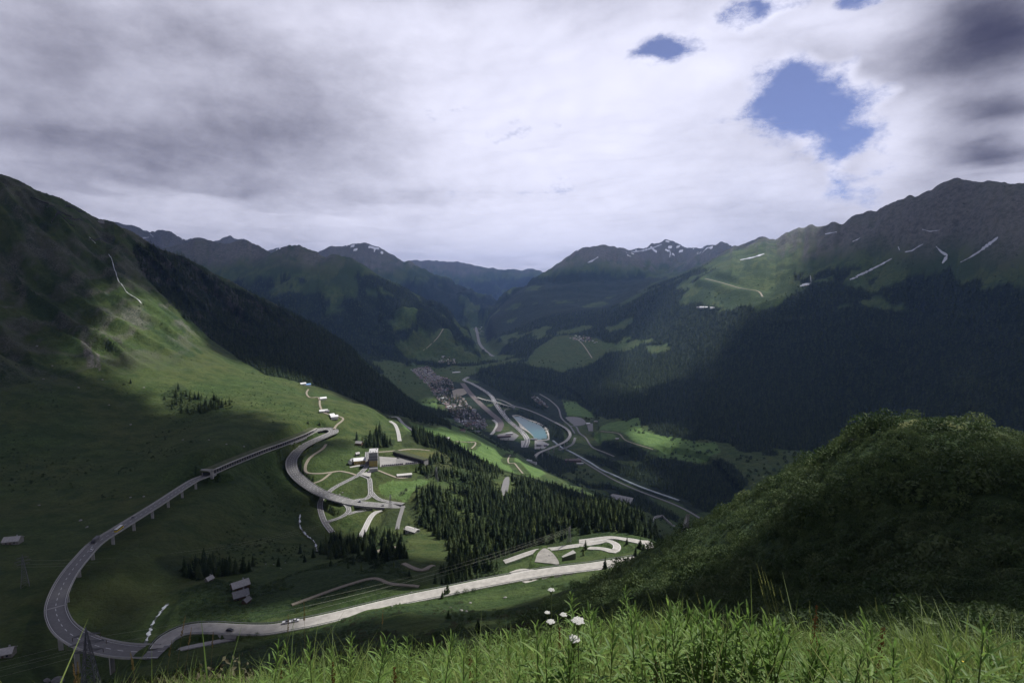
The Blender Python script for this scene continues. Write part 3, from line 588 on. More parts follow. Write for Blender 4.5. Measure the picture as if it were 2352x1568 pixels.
# ------------------------------------------------------------------ broken cloud above the valley, a real layer that shades the ground
DECK = 1500.0
def build_clouds():
    az = np.concatenate([np.linspace(R(-180), R(-50), 40, endpoint=False), np.linspace(R(-50), R(50), 340, endpoint=False), np.linspace(R(50), R(95), 130, endpoint=False), np.linspace(R(95), R(180), 31)])
    rr = np.concatenate([np.linspace(0, 4500, 200, endpoint=False), np.geomspace(4500, 70000, 170)])
    A, D = np.meshgrid(az, rr); X = np.sin(A) * D; Y = np.cos(A) * D
    Zc = DECK - D * D / (2 * 1.3e6)
    bump = (fbm(X / 2600, Y / 2600, 5, 401) * .5 + .3) * 420 + fbm(X / 900, Y / 900, 4, 411) * 60
    Zc = Zc + bump * sstep(45000, 9000, D) * sstep(1500, 3500, D)
    # direction of every point as seen from the viewpoint, to lay out the cloud masses
    fx, fy, fz = X, Y * ct - Zc * st_, Y * st_ + Zc * ct
    front = fy > 100; den = np.where(front, fy, 1); PX = np.where(front, CX + FPX * fx / den, 1e5); PY = np.where(front, CY - FPX * fz / den, -1e5)
    wn_ = fbm(X / 1300, Y / 3200, 6, 421) * 60; wn2 = fbm(X / 1300, Y / 3200, 6, 431) * 50
    qx = PX + wn_; qy = PY + wn2
    cov = np.full(X.shape, 1.65); thk = np.full(X.shape, .42)
    thk = np.where(D < 3600, .42 + .50 * sstep(3600, 2400, D), thk)  # cloud overhead, out of view, thickened to cut the ambient light
    for (cx, cy_, sx, sy, a) in [(330,330,330,60,.19),(90,180,330,170,.13),(620,280,330,90,.10),(450,80,300,90,.10),(120,420,300,30,.16),(560,415,200,22,.10),(2300,60,170,110,.55),(2150,150,120,60,.25),(2290,250,130,40,.38),(2300,350,120,30,.40),
                              (1250,300,360,260,-.42),(1000,60,420,70,-.16),(1750,420,300,60,-.22),(2020,300,90,90,-.25),(1600,150,160,120,-.25),(1300,560,420,45,-.16),(700,500,420,40,-.13),(1880,40,140,40,-.2),(1050,460,300,18,.12),(1500,420,200,20,.10)]:
        thk = thk + a * np.exp(-((qx - cx) / sx) ** 2 - ((qy - cy_) / sy) ** 2)
    def hole(poly, soft, amt):
        P = np.array(poly, float); best = np.full(X.shape, 1e9)
        sel = (qx > P[:, 0].min() - 120) & (qx < P[:, 0].max() + 120) & (qy > P[:, 1].min() - 120) & (qy < P[:, 1].max() + 120)
        x = qx[sel]; y = qy[sel]; b = np.full(x.shape, 1e9)
        for k in range(len(P)):
            a_, b_ = P[k], P[(k + 1) % len(P)]; ab = b_ - a_; t = np.clip(((x - a_[0]) * ab[0] + (y - a_[1]) * ab[1]) / (ab @ ab), 0, 1)
            b = np.minimum(b, np.hypot(x - a_[0] - t * ab[0], y - a_[1] - t * ab[1]))
        ins = inpoly(P, x, y); sd = np.where(ins, b, -b); v = np.zeros(X.shape); v[sel] = sstep(-soft, soft, sd); return v * amt
    cov = cov - hole([(1720,200),(1750,160),(1800,118),(1850,125),(1890,150),(1960,130),(1960,175),(2045,195),(1975,270),(1960,320),(1925,360),(1905,420),(1880,365),(1835,335),(1770,305),(1735,255)], 85, 2.5)
    for c in ((1600,135,70,18,.6),(1650,155,45,22,.4),(1480,110,60,12,.4),(1850,575,60,10,.5),(1540,100,50,12,.4),(1300,610,200,16,.35)):
        cov = cov - c[4] * np.exp(-((qx - c[0]) / c[2]) ** 2 - ((qy - c[1]) / c[3]) ** 2)
    # sunny gaps: the parts of the valley that lie in the sun tell where the cloud is open
    for (px, py, rad, a) in GAPS:
        p = cast(px, py, 0.5) if py < 1560 else np.array([px - 1300., -55., -3])
        t = (DECK + 60 - p[2]) / SUN[2]; c = p[:2] + SUN[:2] * t
        d = np.hypot(X + fbm(X / 500, Y / 500, 4, 441) * rad * .35 - c[0], Y + fbm(X / 500, Y / 500, 4, 451) * rad * .35 - c[1]); cov = cov - a * (1.16 if np.hypot(*c) < 3300 else .92) * np.exp(-(d / rad) ** 4)
    me = grid_mesh('cloud_layer', np.stack([X, Y, Zc], -1)); set_attr(me, 'cov', cov.reshape(-1)); set_attr(me, 'thk', thk.reshape(-1))
    m = bpy.data.materials.new('cloud'); m.use_nodes = True; nt = m.node_tree; nt.nodes.remove(nt.nodes['Principled BSDF'])
    vn0 = nd(nt, 'ShaderNodeVectorMath', operation='NORMALIZE'); nt.links.new(nd(nt, 'ShaderNodeTexCoord').outputs['Object'], vn0.inputs[0])
    mp = nd(nt, 'ShaderNodeMapping'); mp.inputs['Scale'].default_value = (1, 1, 1.75); nt.links.new(vn0.outputs[0], mp.inputs['Vector']); P = mp.outputs[0]
    na = noise(nt, P, 8.0, 12, .68); nb = noise(nt, P, 2.1, 6, .52)
    c = nd(nt, 'ShaderNodeAttribute', attribute_name='cov').outputs['Fac']; tk = nd(nt, 'ShaderNodeAttribute', attribute_name='thk').outputs['Fac']
    al = ramp(nt, mathn(nt, 'ADD', c, mathn(nt, 'MULTIPLY', mathn(nt, 'SUBTRACT', na, .5), 5.2)), -.25, 1.05, .10, .972)
    t2 = mathn(nt, 'ADD', tk, mathn(nt, 'MULTIPLY', mathn(nt, 'SUBTRACT', nb, .5), .55)); t2 = mathn(nt, 'ADD', t2, mathn(nt, 'MULTIPLY', mathn(nt, 'SUBTRACT', na, .5), .42))
    # cloud thins out towards its edges, and passes more light there
    t2 = mathn(nt, 'MULTIPLY', t2, ramp(nt, c, .1, .95, .35, 1.0))
    tr = ramp(nt, t2, 0.0, 1.0, .57, .04)
    cc = nd(nt, 'ShaderNodeCombineColor'); nt.links.new(mathn(nt, 'MULTIPLY', tr, .95), cc.inputs[0]); nt.links.new(mathn(nt, 'MULTIPLY', tr, .965), cc.inputs[1]); nt.links.new(mathn(nt, 'MULTIPLY', mathn(nt, 'ADD', tr, .02), 1.06), cc.inputs[2])
    tl = nd(nt, 'ShaderNodeBsdfTranslucent'); nt.links.new(cc.outputs[0], tl.inputs[0]); ge = nd(nt, 'ShaderNodeNewGeometry'); vm = nd(nt, 'ShaderNodeVectorMath', operation='SCALE'); nt.links.new(ge.outputs['Normal'], vm.inputs[0]); vm.inputs['Scale'].default_value = .42; va = nd(nt, 'ShaderNodeVectorMath', operation='ADD'); nt.links.new(vm.outputs[0], va.inputs[0]); va.inputs[1].default_value = (0, 0, -.58); vn = nd(nt, 'ShaderNodeVectorMath', operation='NORMALIZE'); nt.links.new(va.outputs[0], vn.inputs[0]); nt.links.new(vn.outputs[0], tl.inputs['Normal']); tp = nd(nt, 'ShaderNodeBsdfTransparent'); ms = nd(nt, 'ShaderNodeMixShader')
    nt.links.new(al, ms.inputs[0]); nt.links.new(tp.outputs[0], ms.inputs[1]); nt.links.new(tl.outputs[0], ms.inputs[2]); nt.links.new(ms.outputs[0], nt.nodes['Material Output'].inputs[0])
    o = link('cloud_layer', me, m); return tag(o, 'broken grey and white cloud covering the sky over the valley', None, kind='stuff')
GAPS = [(560,900,170,1.1),(700,905,230,1.5),(790,955,190,1.5),(880,1100,150,1.4),(960,1080,150,1.4),(800,1170,90,1.2),(930,1180,130,1.4),(1100,1040,240,1.6),(1190,1075,200,1.5),
        (1100,1170,170,1.3),(1250,1200,120,1.1),(950,1260,110,1.3),(1100,1365,85,1.5),(1300,1300,95,1.5),(1430,1270,80,1.4),(850,1420,60,1.4),(560,1450,50,1.3),(300,1480,50,1.2),(150,1400,62,1.15),
        (1300,1568,80,2.2),(1950,1180,50,.5),(2080,960,45,.9),(1000,1450,45,1.1),(1220,985,190,1.4),(1130,930,230,1.15),(1060,915,230,1.15),(1300,1010,180,1.4),(1520,1000,150,1.6),(1430,1090,140,1.3),(420,800,200,1.0),(330,700,200,.85),(250,830,170,.75),(500,900,190,1.2),(1660,1225,60,1.1),(1930,1110,50,1.05),(1330,800,330,.62),(1030,800,330,.6),(1700,655,230,1.0),
        (1075,740,900,.5),(1050,700,900,.45),(1480,600,900,.5),(700,600,420,.3),(800,610,420,.3),(480,580,500,.2),(980,690,1000,.45),(1120,1090,120,1.3),(720,1080,80,.9),(400,750,160,.6),(450,850,170,.7)]

def build_haze():
    b = MB(); b.box(-21000, 21000, -2500, 25500, -1000, 1010); o = b.build('haze', None)
    m = bpy.data.materials.new('haze'); m.use_nodes = True; nt = m.node_tree; nt.nodes.remove(nt.nodes['Principled BSDF'])
    v = nd(nt, 'ShaderNodeVolumePrincipled'); v.inputs['Color'].default_value = (.31, .50, 1.0, 1); v.inputs['Density'].default_value = 2.5e-5; v.inputs['Anisotropy'].default_value = .25
    nt.links.new(v.outputs[0], nt.nodes['Material Output'].inputs['Volume']); o.data.materials.append(m)
    return tag(o, 'pale blue haze filling the valley', None, kind='stuff')
# ------------------------------------------------------------------ roads as solid ribbons
ASPHALT = mat('asphalt', (.10, .10, .105), .85, .18, .6); ASPHALT_L = mat('worn_asphalt', (.17, .168, .165), .85, .15, .5)
CONCRETE = mat('concrete', (.36, .35, .33), .8, .12, .4); PALE = mat('pale_concrete_paving', (.36, .345, .315), .85, .22, .25); GRAVEL = mat('gravel_track', (.26, .23, .18), .95, .25, .8)
PAINT = mat('road_paint', (.72, .72, .70), .7, .12, 2.0); PAINT_Y = mat('faded_orange_paint', (.55, .36, .15), .8, .2, 2.0); BALLAST = mat('rail_ballast', (.095, .088, .086), .95, .25, .5); STEEL = mat('galvanised_steel', (.35, .36, .37), .45, .1, 3, metallic=.6)
def frame(P):
    T = np.gradient(P[:, :2], axis=0); T /= np.hypot(*T.T)[:, None] + 1e-9; return np.stack([T[:, 1], -T[:, 0]], -1)      # to the right of travel
def ribbon_mesh(name, P, prof):
    """prof: list of (offset, dz) across, swept along P"""
    Nn = frame(P); prof = np.array(prof, float)
    G = np.zeros((len(P), len(prof), 3)); G[..., :2] = P[:, None, :2] + Nn[:, None] * prof[None, :, :1]; G[..., 2] = P[:, None, 2] + prof[None, :, 1]
    n, m = G.shape[:2]; V_ = G.reshape(-1, 3); idx = np.arange(n * m).reshape(n, m)
    F = np.stack([idx[:-1, :-1], idx[1:, :-1], idx[1:, 1:], idx[:-1, 1:]], -1).reshape(-1, 4)
    return mesh(name, V_, F)
def closed(name, P, prof):
    prof = list(prof) + [prof[0]]; Nn = frame(P); pr = np.array(prof, float); m = len(pr) - 1
    G = np.zeros((len(P), m, 3)); G[..., :2] = P[:, None, :2] + Nn[:, None] * pr[None, :m, :1]; G[..., 2] = P[:, None, 2] + pr[None, :m, 1]; n = len(P)
    F = []
    for i in range(n - 1):
        for j in range(m):
            k = (j + 1) % m; F.append((i * m + j, (i + 1) * m + j, (i + 1) * m + k, i * m + k))
    F.append(tuple(range(m))); F.append(tuple((n - 1) * m + j for j in range(m))[::-1]); return mesh(name, G.reshape(-1, 3), F)
def marks(parent, P, off, w, mat_, dash=None, name='edge_line', dz=.03):
    s = np.r_[0, np.cumsum(np.hypot(*np.diff(P[:, :2], axis=0).T))]
    if dash is None: link(name, ribbon_mesh(name, P, [(off - w / 2, dz), (off + w / 2, dz)]), mat_, parent); return
    on, gap = dash; u = 2.0
    while u + on < s[-1]:
        t = np.linspace(u, u + on, 3); Q = np.stack([np.interp(t, s, P[:, k]) for k in range(3)], -1); link(name, ribbon_mesh(name, Q, [(off - w / 2, dz), (off + w / 2, dz)]), mat_, parent); u += on + gap
RMAT = {'pass_road': ASPHALT_L, 'pass_road_end': ASPHALT_L, 'pass_road_2': PALE, 'service_road': CONCRETE, 'railway': BALLAST, 'hairpin_road': PALE, 'hairpin_road_b': PALE, 'hill_road': CONCRETE, 'hill_road_b': CONCRETE, 'station_road': CONCRETE, 'valley_road': CONCRETE, 'motorway': ASPHALT_L}
RNAME = {'pass_road': 'pass_road', 'pass_road_end': 'pass_road', 'pass_road_2': 'pass_road', 'railway': 'railway_track_bed'}
def build_roads():
    for k, (P, w) in ROADS.items():
        m = RMAT.get(k, GRAVEL if ('track' in k or 'trail' in k or 'lane' in k) else ASPHALT_L)
        nm = RNAME.get(k, 'track' if ('track' in k or 'trail' in k) else 'road'); h = w / 2; Pz = P.copy(); r = np.hypot(P[:, 0], P[:, 1])
        Pz[:, 2] += .05 + r * .00035
        o = tag(link(nm, ribbon_mesh(nm, Pz, [(-h - .8, -2.2), (-h, 0), (0, .03), (h, 0), (h + .8, -2.2)]), m), kind='structure')
        if w >= 5.5 and r[0] < 1500 and m is not GRAVEL:
            for s in (-1, 1): marks(o, Pz, s * (h - .45), .28, PAINT)
            if k not in ('pass_road_2', 'hairpin_road', 'hairpin_road_b'): marks(o, Pz, 0, .25, PAINT, (4, 5) if w > 8 else (3, 6), 'lane_dash', .05)
        if k == 'pass_road': marks(o, Pz, 3.2, .25, PAINT, (4, 5), 'lane_dash', .05)
        if k == 'motorway':
            for off in (-11.2, -1.6, 1.6, 11.2): marks(o, Pz, off, .8, PAINT)
            link('central_reserve', ribbon_mesh('central_reserve', Pz, [(-1, .05), (-.6, .9), (.6, .9), (1, .05)]), CONCRETE, o)
        if k == 'railway':
            for off in (-13, -8, -3, 2, 7, 12): link('rail', ribbon_mesh('rail', Pz, [(off - 1.1, .1), (off - .9, .35), (off + .9, .35), (off + 1.1, .1)]), mat('rusty_rail', (.12, .09, .08), .6), o)
        if k in ('pass_road_2',):                                  # guard rail on posts along the drop
            for s in (1, -1):
                g = link('guard_rail', closed('guard_rail', Pz, [(s * (h + .25), .55), (s * (h + .33), .55), (s * (h + .33), .95), (s * (h + .25), .95)]), STEEL, o)
                b = MB()
                Nn = frame(Pz)
                for i in range(0, len(Pz), 2):
                    c = Pz[i, :2] + Nn[i] * s * (h + .42); b.box(c[0] - .07, c[0] + .07, c[1] - .07, c[1] + .07, Pz[i, 2] - 1, Pz[i, 2] + .9)
                b.build('rail_posts', STEEL, o)
    for k, (Q, z) in PADZ.items():
        m = {'wide_yard': PALE, 'lay_by': mat('lay_by_gravel', (.24, .23, .21), .95, .25, .3), 'car_park': mat('car_park_paving', (.20, .195, .19), .9, .2, .15), 'wood_yard': ASPHALT_L, 'town_square': GRAVEL, 'lorry_park': ASPHALT_L, 'station_yard': ASPHALT_L, 'depot_yard': ASPHALT_L}.get(k, CONCRETE)
        r = math.hypot(*Q.mean(0)); b = MB(); Q = resample(np.c_[np.vstack([Q, Q[:1]]), np.zeros(len(Q) + 1)], max(1.5, r * .004))[:-1, :2] if k in ('lay_by', 'wide_yard', 'lorry_park', 'town_square', 'wood_yard') else Q; b.prism([tuple(q) for q in Q], z - 3, z + .02 + r * .0003); tag(b.build('paved_yard', m), kind='structure')
        if k == 'car_park':
            o = COL.objects[-1]; A, B = Q[0], Q[4]
            half = MB(); half.prism([tuple(Q[0]), tuple(Q[1]), tuple(.62 * Q[4] + .38 * Q[3]), tuple(Q[4])], z, z + .05 + r * .0003 + .02); half.build('resurfaced_half', mat('older_paving', (.27, .262, .25), .9, .15, .2), o)
def piers(P, under, spacing, first, wdt, dep, mat_, parent, zoff=0):
    s = np.r_[0, np.cumsum(np.hypot(*np.diff(P[:, :2], axis=0).T))]; Nn = frame(P); u = first
    while u < s[-1] - 4:
        i = int(np.searchsorted(s, u)); c = P[i]; n = Nn[i]; g = float(H(c[0], c[1])); top = c[2] - under
        if top - g > 2.0:
            t = np.array([-n[1], n[0]]); b = MB()
            for (z0, z1, ww, dd) in ((g - 2, top - 1.2, wdt, dep), (top - 1.2, top + .05, wdt * 1.9, dep * 1.15)):
                a = [c[:2] + n * sx * ww / 2 + t * sy * dd / 2 for sx, sy in ((-1, -1), (1, -1), (1, 1), (-1, 1))]; b.prism(a, z0, z1)
            b.build('pier', mat_, parent)
        u += spacing
def viaduct(name, P, w, label, spacing, first, thick=1.6, pw=2.6, pd=1.0, marks_=True, mat_=ASPHALT_L, curb=.9):
    c = P[len(P) // 2]; t = empty(name, (0, 0, 0), label, 'bridge'); h = w / 2
    link('deck', closed('deck', P, [(-h, -.02), (-h, -.5), (-h * .62, -.62), (-h * .5, -thick), (h * .5, -thick), (h * .62, -.62), (h, -.5), (h, -.02)]), CONCRETE, t)
    rd = link('road_surface', ribbon_mesh('road_surface', P, [(-h + .3, .02), (0, .06), (h - .3, .02)]), mat_, t)
    for s in (-1, 1):
        e = s * h; p = link('parapet', closed('parapet', P, [(e - .28 * s, .0), (e + .12 * s, .0), (e + .12 * s, curb), (e - .18 * s, curb)]), CONCRETE, t)
        link('hand_rail', closed('hand_rail', P, [(e - .08 * s, curb + .22), (e + .02 * s, curb + .22), (e + .02 * s, curb + .32), (e - .08 * s, curb + .32)]), STEEL, p)
        if marks_: marks(rd, P, s * (h - 1.0), .3, PAINT, None, 'edge_line', .08)
    if marks_: marks(rd, P, 0, .32, PAINT, (4.2, 5.5), 'lane_dash', .1)
    piers(P, thick, spacing, first, pw, pd, CONCRETE, t); return t, rd
def build_viaducts():
    t, rd = viaduct('road_viaduct', SEG_VIADUCT, 12.0, 'long curved concrete viaduct swinging round a tight bend above the dark meadow', 36, 20)
    j = split_at(SEG_VIADUCT, 128, 1393)
    Nn = frame(SEG_VIADUCT)[j]; c = SEG_VIADUCT[j]; tt = np.array([-Nn[1], Nn[0]]); b = MB(); b.prism([c[:2] + Nn * sx * 5.6 + tt * sy * .7 for sx, sy in ((-1, -1), (1, -1), (1, 1), (-1, 1))], c[2] + .05, c[2] + .12); b.build('expansion_joint', CONCRETE, rd)
    tag(t, cat='bridge')
    t2, rd2 = viaduct('road_viaduct', SEG_CURVE, 16.5, 'wide concrete hairpin viaduct with three lanes rising above the road junction', 30, 14, thick=1.8, pw=5)
    for off in (-3.1, 3.1): marks(rd2, SEG_CURVE, off, .25, PAINT, (4, 5), 'lane_dash', .1)
    P = SP[iE:]; viaduct('motorway_flyover', P, 13, 'pale slip road flyover sweeping round beyond the turquoise reservoir', 45, 20, thick=2.4, pw=4, pd=2, marks_=False, mat_=PALE, curb=1.2)
    # flyover across the motorway by the railway
    Q = path(zv([(1096,912),(1115,918),(1140,923),(1160,930),(1182,935)], -714), 10, 2); viaduct('motorway_flyover', Q, 12, 'straight road bridge crossing over the motorway beside the railway', 40, 20, thick=2, pw=4, pd=2, marks_=False, mat_=CONCRETE, curb=1.2)
def build_gallery():
    P = SEG_GALLERY; t = empty('avalanche_gallery', (0, 0, 0), 'long concrete avalanche gallery with open columns along the foot of the grassy slope', 'gallery'); h = 5.6; up = 5.4
    rd = link('road_surface', ribbon_mesh('road_surface', P + [0, 0, .05], [(-h - 1, -.9), (-h, 0), (h, 0), (h + 1, -.9)]), ASPHALT, t)
    Nn = frame(P); side = 1 if (Nn[len(P) // 2] @ P[len(P) // 2, :2]) < 0 else -1          # the open side faces the viewpoint
    link('roof', closed('roof', P, [(side * (h + .5), up), (side * (h + .5), up + .7), (side * (h - 1.6), up + .8), (side * (h - 1.6), up)]), PALE, t)
    link('turf_cover', closed('turf_cover', P, [(side * (h - 1.62), up), (side * (h - 1.62), up + .6), (0, up + .9), (-side * (h + 3), up + 1.3), (-side * (h + 3), up - 1)]), mat('dry_turf', (.062, .075, .032), .95, .35, .12), t)
    link('back_wall', closed('back_wall', P, [(-side * h, -1), (-side * (h + .6), -1), (-side * (h + .6), up - .02), (-side * h, up - .02)]), mat('shaded_concrete', (.06, .06, .06), .9, .2, .3), t)  # wall coloured dark to stand in for the shade inside the gallery
    link('footing', closed('footing', P, [(side * (h + .7), -2.5), (side * (h - .4), -2.5), (side * (h - .4), .75), (side * (h + .7), .75)]), CONCRETE, t)
    s = np.r_[0, np.cumsum(np.hypot(*np.diff(P[:, :2], axis=0).T))]; u = 1.5; cm = None
    b = MB(); b.box(-.4, .4, -.4, .4, 0, up - .7); cm = b.me('column'); cm.materials.append(CONCRETE)
    while u < s[-1] - 1:
        i = int(np.searchsorted(s, u)); c = P[i, :2] + Nn[i] * side * (h + .05); o = bpy.data.objects.new('column', cm); COL.objects.link(o); o.parent = t; o.location = (c[0], c[1], P[i, 2] + .72); o.rotation_euler = (0, 0, math.atan2(Nn[i, 1], Nn[i, 0])); u += 6.0
    i = len(P) - 2; n = Nn[i]; c = P[i]; tv = np.array([-n[1], n[0]]); b = MB()
    for o0, o1 in ((-h - 3, -h + .1), (h - .1, h + 1.2)): b.prism([c[:2] + n * a + tv * bb for a, bb in ((o0, -1), (o1, -1), (o1, 1.2), (o0, 1.2))], c[2] - 4, c[2] + up + 2.6)
    b.prism([c[:2] + n * a + tv * bb for a, bb in ((-h - 3, -1), (h + 1.2, -1), (h + 1.2, 1.2), (-h - 3, 1.2))], c[2] + up - .1, c[2] + up + 2.8); b.build('portal', CONCRETE, t)
def build_water():
    WATER = mat('turquoise_water', (.012, .085, .092), .3, .06, .01, spec=.5)
    b = MB(); P = resample(np.c_[np.vstack([LAKE_XY, LAKE_XY[:1]]), np.zeros(len(LAKE_XY) + 1)], 12)[:-1]; b.prism([tuple(p[:2]) for p in P], -731, -727.0); tag(b.build('reservoir_water', WATER), kind='structure')
    c = LAKE_XY.mean(0); N_ = len(P); V_ = []
    for p in P:
        d = (p[:2] - c) / np.hypot(*(p[:2] - c)); V_ += [(p[0] - d[0] * 3, p[1] - d[1] * 3, -727.5), (p[0] + d[0] * 9, p[1] + d[1] * 9, -723.9), (p[0] + d[0] * 20, p[1] + d[1] * 20, -723.9), (p[0] + d[0] * 24, p[1] + d[1] * 24, -727.0)]
    F = []
    for i in range(N_):
        k = (i + 1) % N_
        for j in range(3): F.append((i * 4 + j, k * 4 + j, k * 4 + j + 1, i * 4 + j + 1))
    tag(link('reservoir_embankment', mesh('reservoir_embankment', V_, F), mat('pale_gravel_bank', (.42, .40, .36), .9, .15, .05)), kind='structure')
    FOAM = mat('white_water', (.62, .66, .68), .5, .25, .6)
    RW = mat('grey_river_water', (.16, .20, .21), .35, .6, .04)
    Pz = RIVER.copy(); Pz[:, 2] = -725.2 + .9; tag(link('river', ribbon_mesh('river', Pz, [(-6, -2), (-4, 0), (4, 0), (6, -2)]), RW), kind='structure')
    for S_, w in ((STREAM, .95), (STREAM_B, .8)):
        Q = S_.copy(); Q[:, 2] = H(Q[:, 0], Q[:, 1]) + .35; wob = np.interp(np.arange(len(Q)), np.arange(0, len(Q) + 2, 2), rng.uniform(.35, 1.4, len(np.arange(0, len(Q) + 2, 2))))
        Nn = frame(Q); A = Q.copy(); B = Q.copy(); A[:, :2] += Nn * (w * wob)[:, None]; B[:, :2] -= Nn * (w * wob)[:, None]
        o = tag(link('mountain_stream', grid_mesh('mountain_stream', np.stack([A, Q + [0, 0, .1], B], 1)), mat('dark_stream_water', (.05, .06, .06), .3, .4, .5)), kind='structure')
        i = 0
        while i < len(Q) - 3:
            n_ = int(rng.integers(2, 5)); j = min(i + n_, len(Q)); up_ = np.array([0, 0, .22]); f_ = rng.uniform(.25, 1.5, (j - i, 1)); C = Q[i:j] + (A[i:j] - Q[i:j]) * rng.uniform(-.9, .9, (j - i, 1))
            if j - i > 1: link('white_water', grid_mesh('white_water', np.stack([C + (A[i:j] - Q[i:j]) * f_ + up_, C + up_ * 1.8, C + (B[i:j] - Q[i:j]) * f_ + up_], 1)), FOAM, o)
            i = j - 1 if rng.random() < .7 else j + 1
    # waterfall threads on the left-hand face
    for pts, w in (([(250,585),(258,600),(263,620),(270,640),(285,662),(300,678),(325,698)], 1.0), ([(205,545),(220,560)], .8)):
        Q = path(pts, 8, 0); Q[:, 2] = H(Q[:, 0], Q[:, 1]) + 1.2; wob = rng.uniform(.4, 1.3, len(Q)); Nn = frame(Q); A = Q.copy(); B = Q.copy(); A[:, :2] += Nn * (w * wob)[:, None]; B[:, :2] -= Nn * (w * wob)[:, None]
        tag(link('waterfall', grid_mesh('waterfall', np.stack([A, Q + [0, 0, .5], B], 1)), FOAM), kind='structure')

SNOWM = mat('old_snow', (.40, .42, .46), .7, .25, .03)
SNOW_L = [([(1965,636,3),(1985,628,7),(2005,618,5),(2025,608,6),(2048,595,2)],'long thin diagonal snow streak low on the dark right-hand mountain'),([(2205,604,1.5),(2225,594,3),(2248,580,5),(2266,566,11),(2280,556,14),(2292,546,5)],'snow tongue widening uphill high on the dark right-hand mountain'),([(2150,567,3),(2162,580,9),(2176,588,9),(2170,598,8),(2164,606,3)],'forked snow patch in a gully of the dark right-hand mountain'),([(2078,580,3),(2095,577,4),(2108,568,4),(2120,562,2)],'short curved snow streak on the dark right-hand mountain'),([(2118,528,3),(2136,533,3),(2158,530,3)],'thin level snow band under the right-hand summit'),([(1838,658,5),(1852,653,8),(1864,652,4)],'bright snow patch at the top edge of the green alp'),([(1895,539,3),(1908,536,5),(1922,534,3)],'small snow patch below the notch of the right-hand ridge'),([(1958,556,2),(1968,552,4),(1976,547,2)],'tiny snow fleck left of the right-hand summit'),([(1861,634,2),(1863,648,3)],'tiny upright snow fleck above the bright snow patch'),([(1952,643,4),(1970,637,4)],'small snow patch just below the long thin snow streak'),([(2063,568,4),(2066,576,3)],'tiny snow fleck between the long streak and the curved streak'),([(1450,580,2),(1475,577,5),(1500,570,5),(1520,562,3)],'pale snow field under the far hazy peak'),([(1350,604,3),(1360,600,6),(1374,591,4)],'snow patch on the far rounded mountain'),([(1536,572,3),(1540,582,4),(1538,592,3)],'snow gully on the far jagged ridge'),([(345,538,3),(352,545,4)],'snow fleck on the misty far left peak'),([(328,548,4),(342,546,3)],'snow patch on the slope of the misty far left peak'),([(1700,598,2),(1730,592,5),(1755,584,3)],'grey scree and snow streak below the far right crest')]
def build_snow():
    for pts, lab in SNOW_L:
        P = np.array(pts, float); n = max(4, int(np.hypot(*(P[-1, :2] - P[0, :2])) / 3.5) + 2); s = np.r_[0, np.cumsum(np.hypot(*np.diff(P[:, :2], axis=0).T))]; u = np.linspace(0, s[-1], n); C = np.stack([np.interp(u, s, P[:, k]) for k in range(3)], -1)
        T = np.gradient(C[:, :2], axis=0); T /= np.hypot(*T.T)[:, None]; Nn = np.stack([-T[:, 1], T[:, 0]], -1); G = np.zeros((n, 4, 3))
        for i in range(n):
            w = .62 * C[i, 2] * (1 + .7 * float(vnoise(i * .9, s[-1], 71)))
            for j, f in enumerate((-.5, -.17, .17, .5)):
                q = C[i, :2] + Nn[i] * w * f; c = cast(q[0], q[1], 900); G[i, j] = c + np.array([0, 0, 1.0 + np.hypot(c[0], c[1]) * .0006])
        r0 = np.median(np.hypot(G[..., 0], G[..., 1])); bad = np.abs(np.hypot(G[..., 0], G[..., 1]) - r0) > r0 * .12
        for i, j in zip(*np.nonzero(bad)): d = G[i, j] / np.hypot(*G[i, j, :2]); G[i, j] = d * r0
        tag(link('snow_patch', grid_mesh('snow_patch', G), SNOWM), lab, 'snow', 'old snow patches')
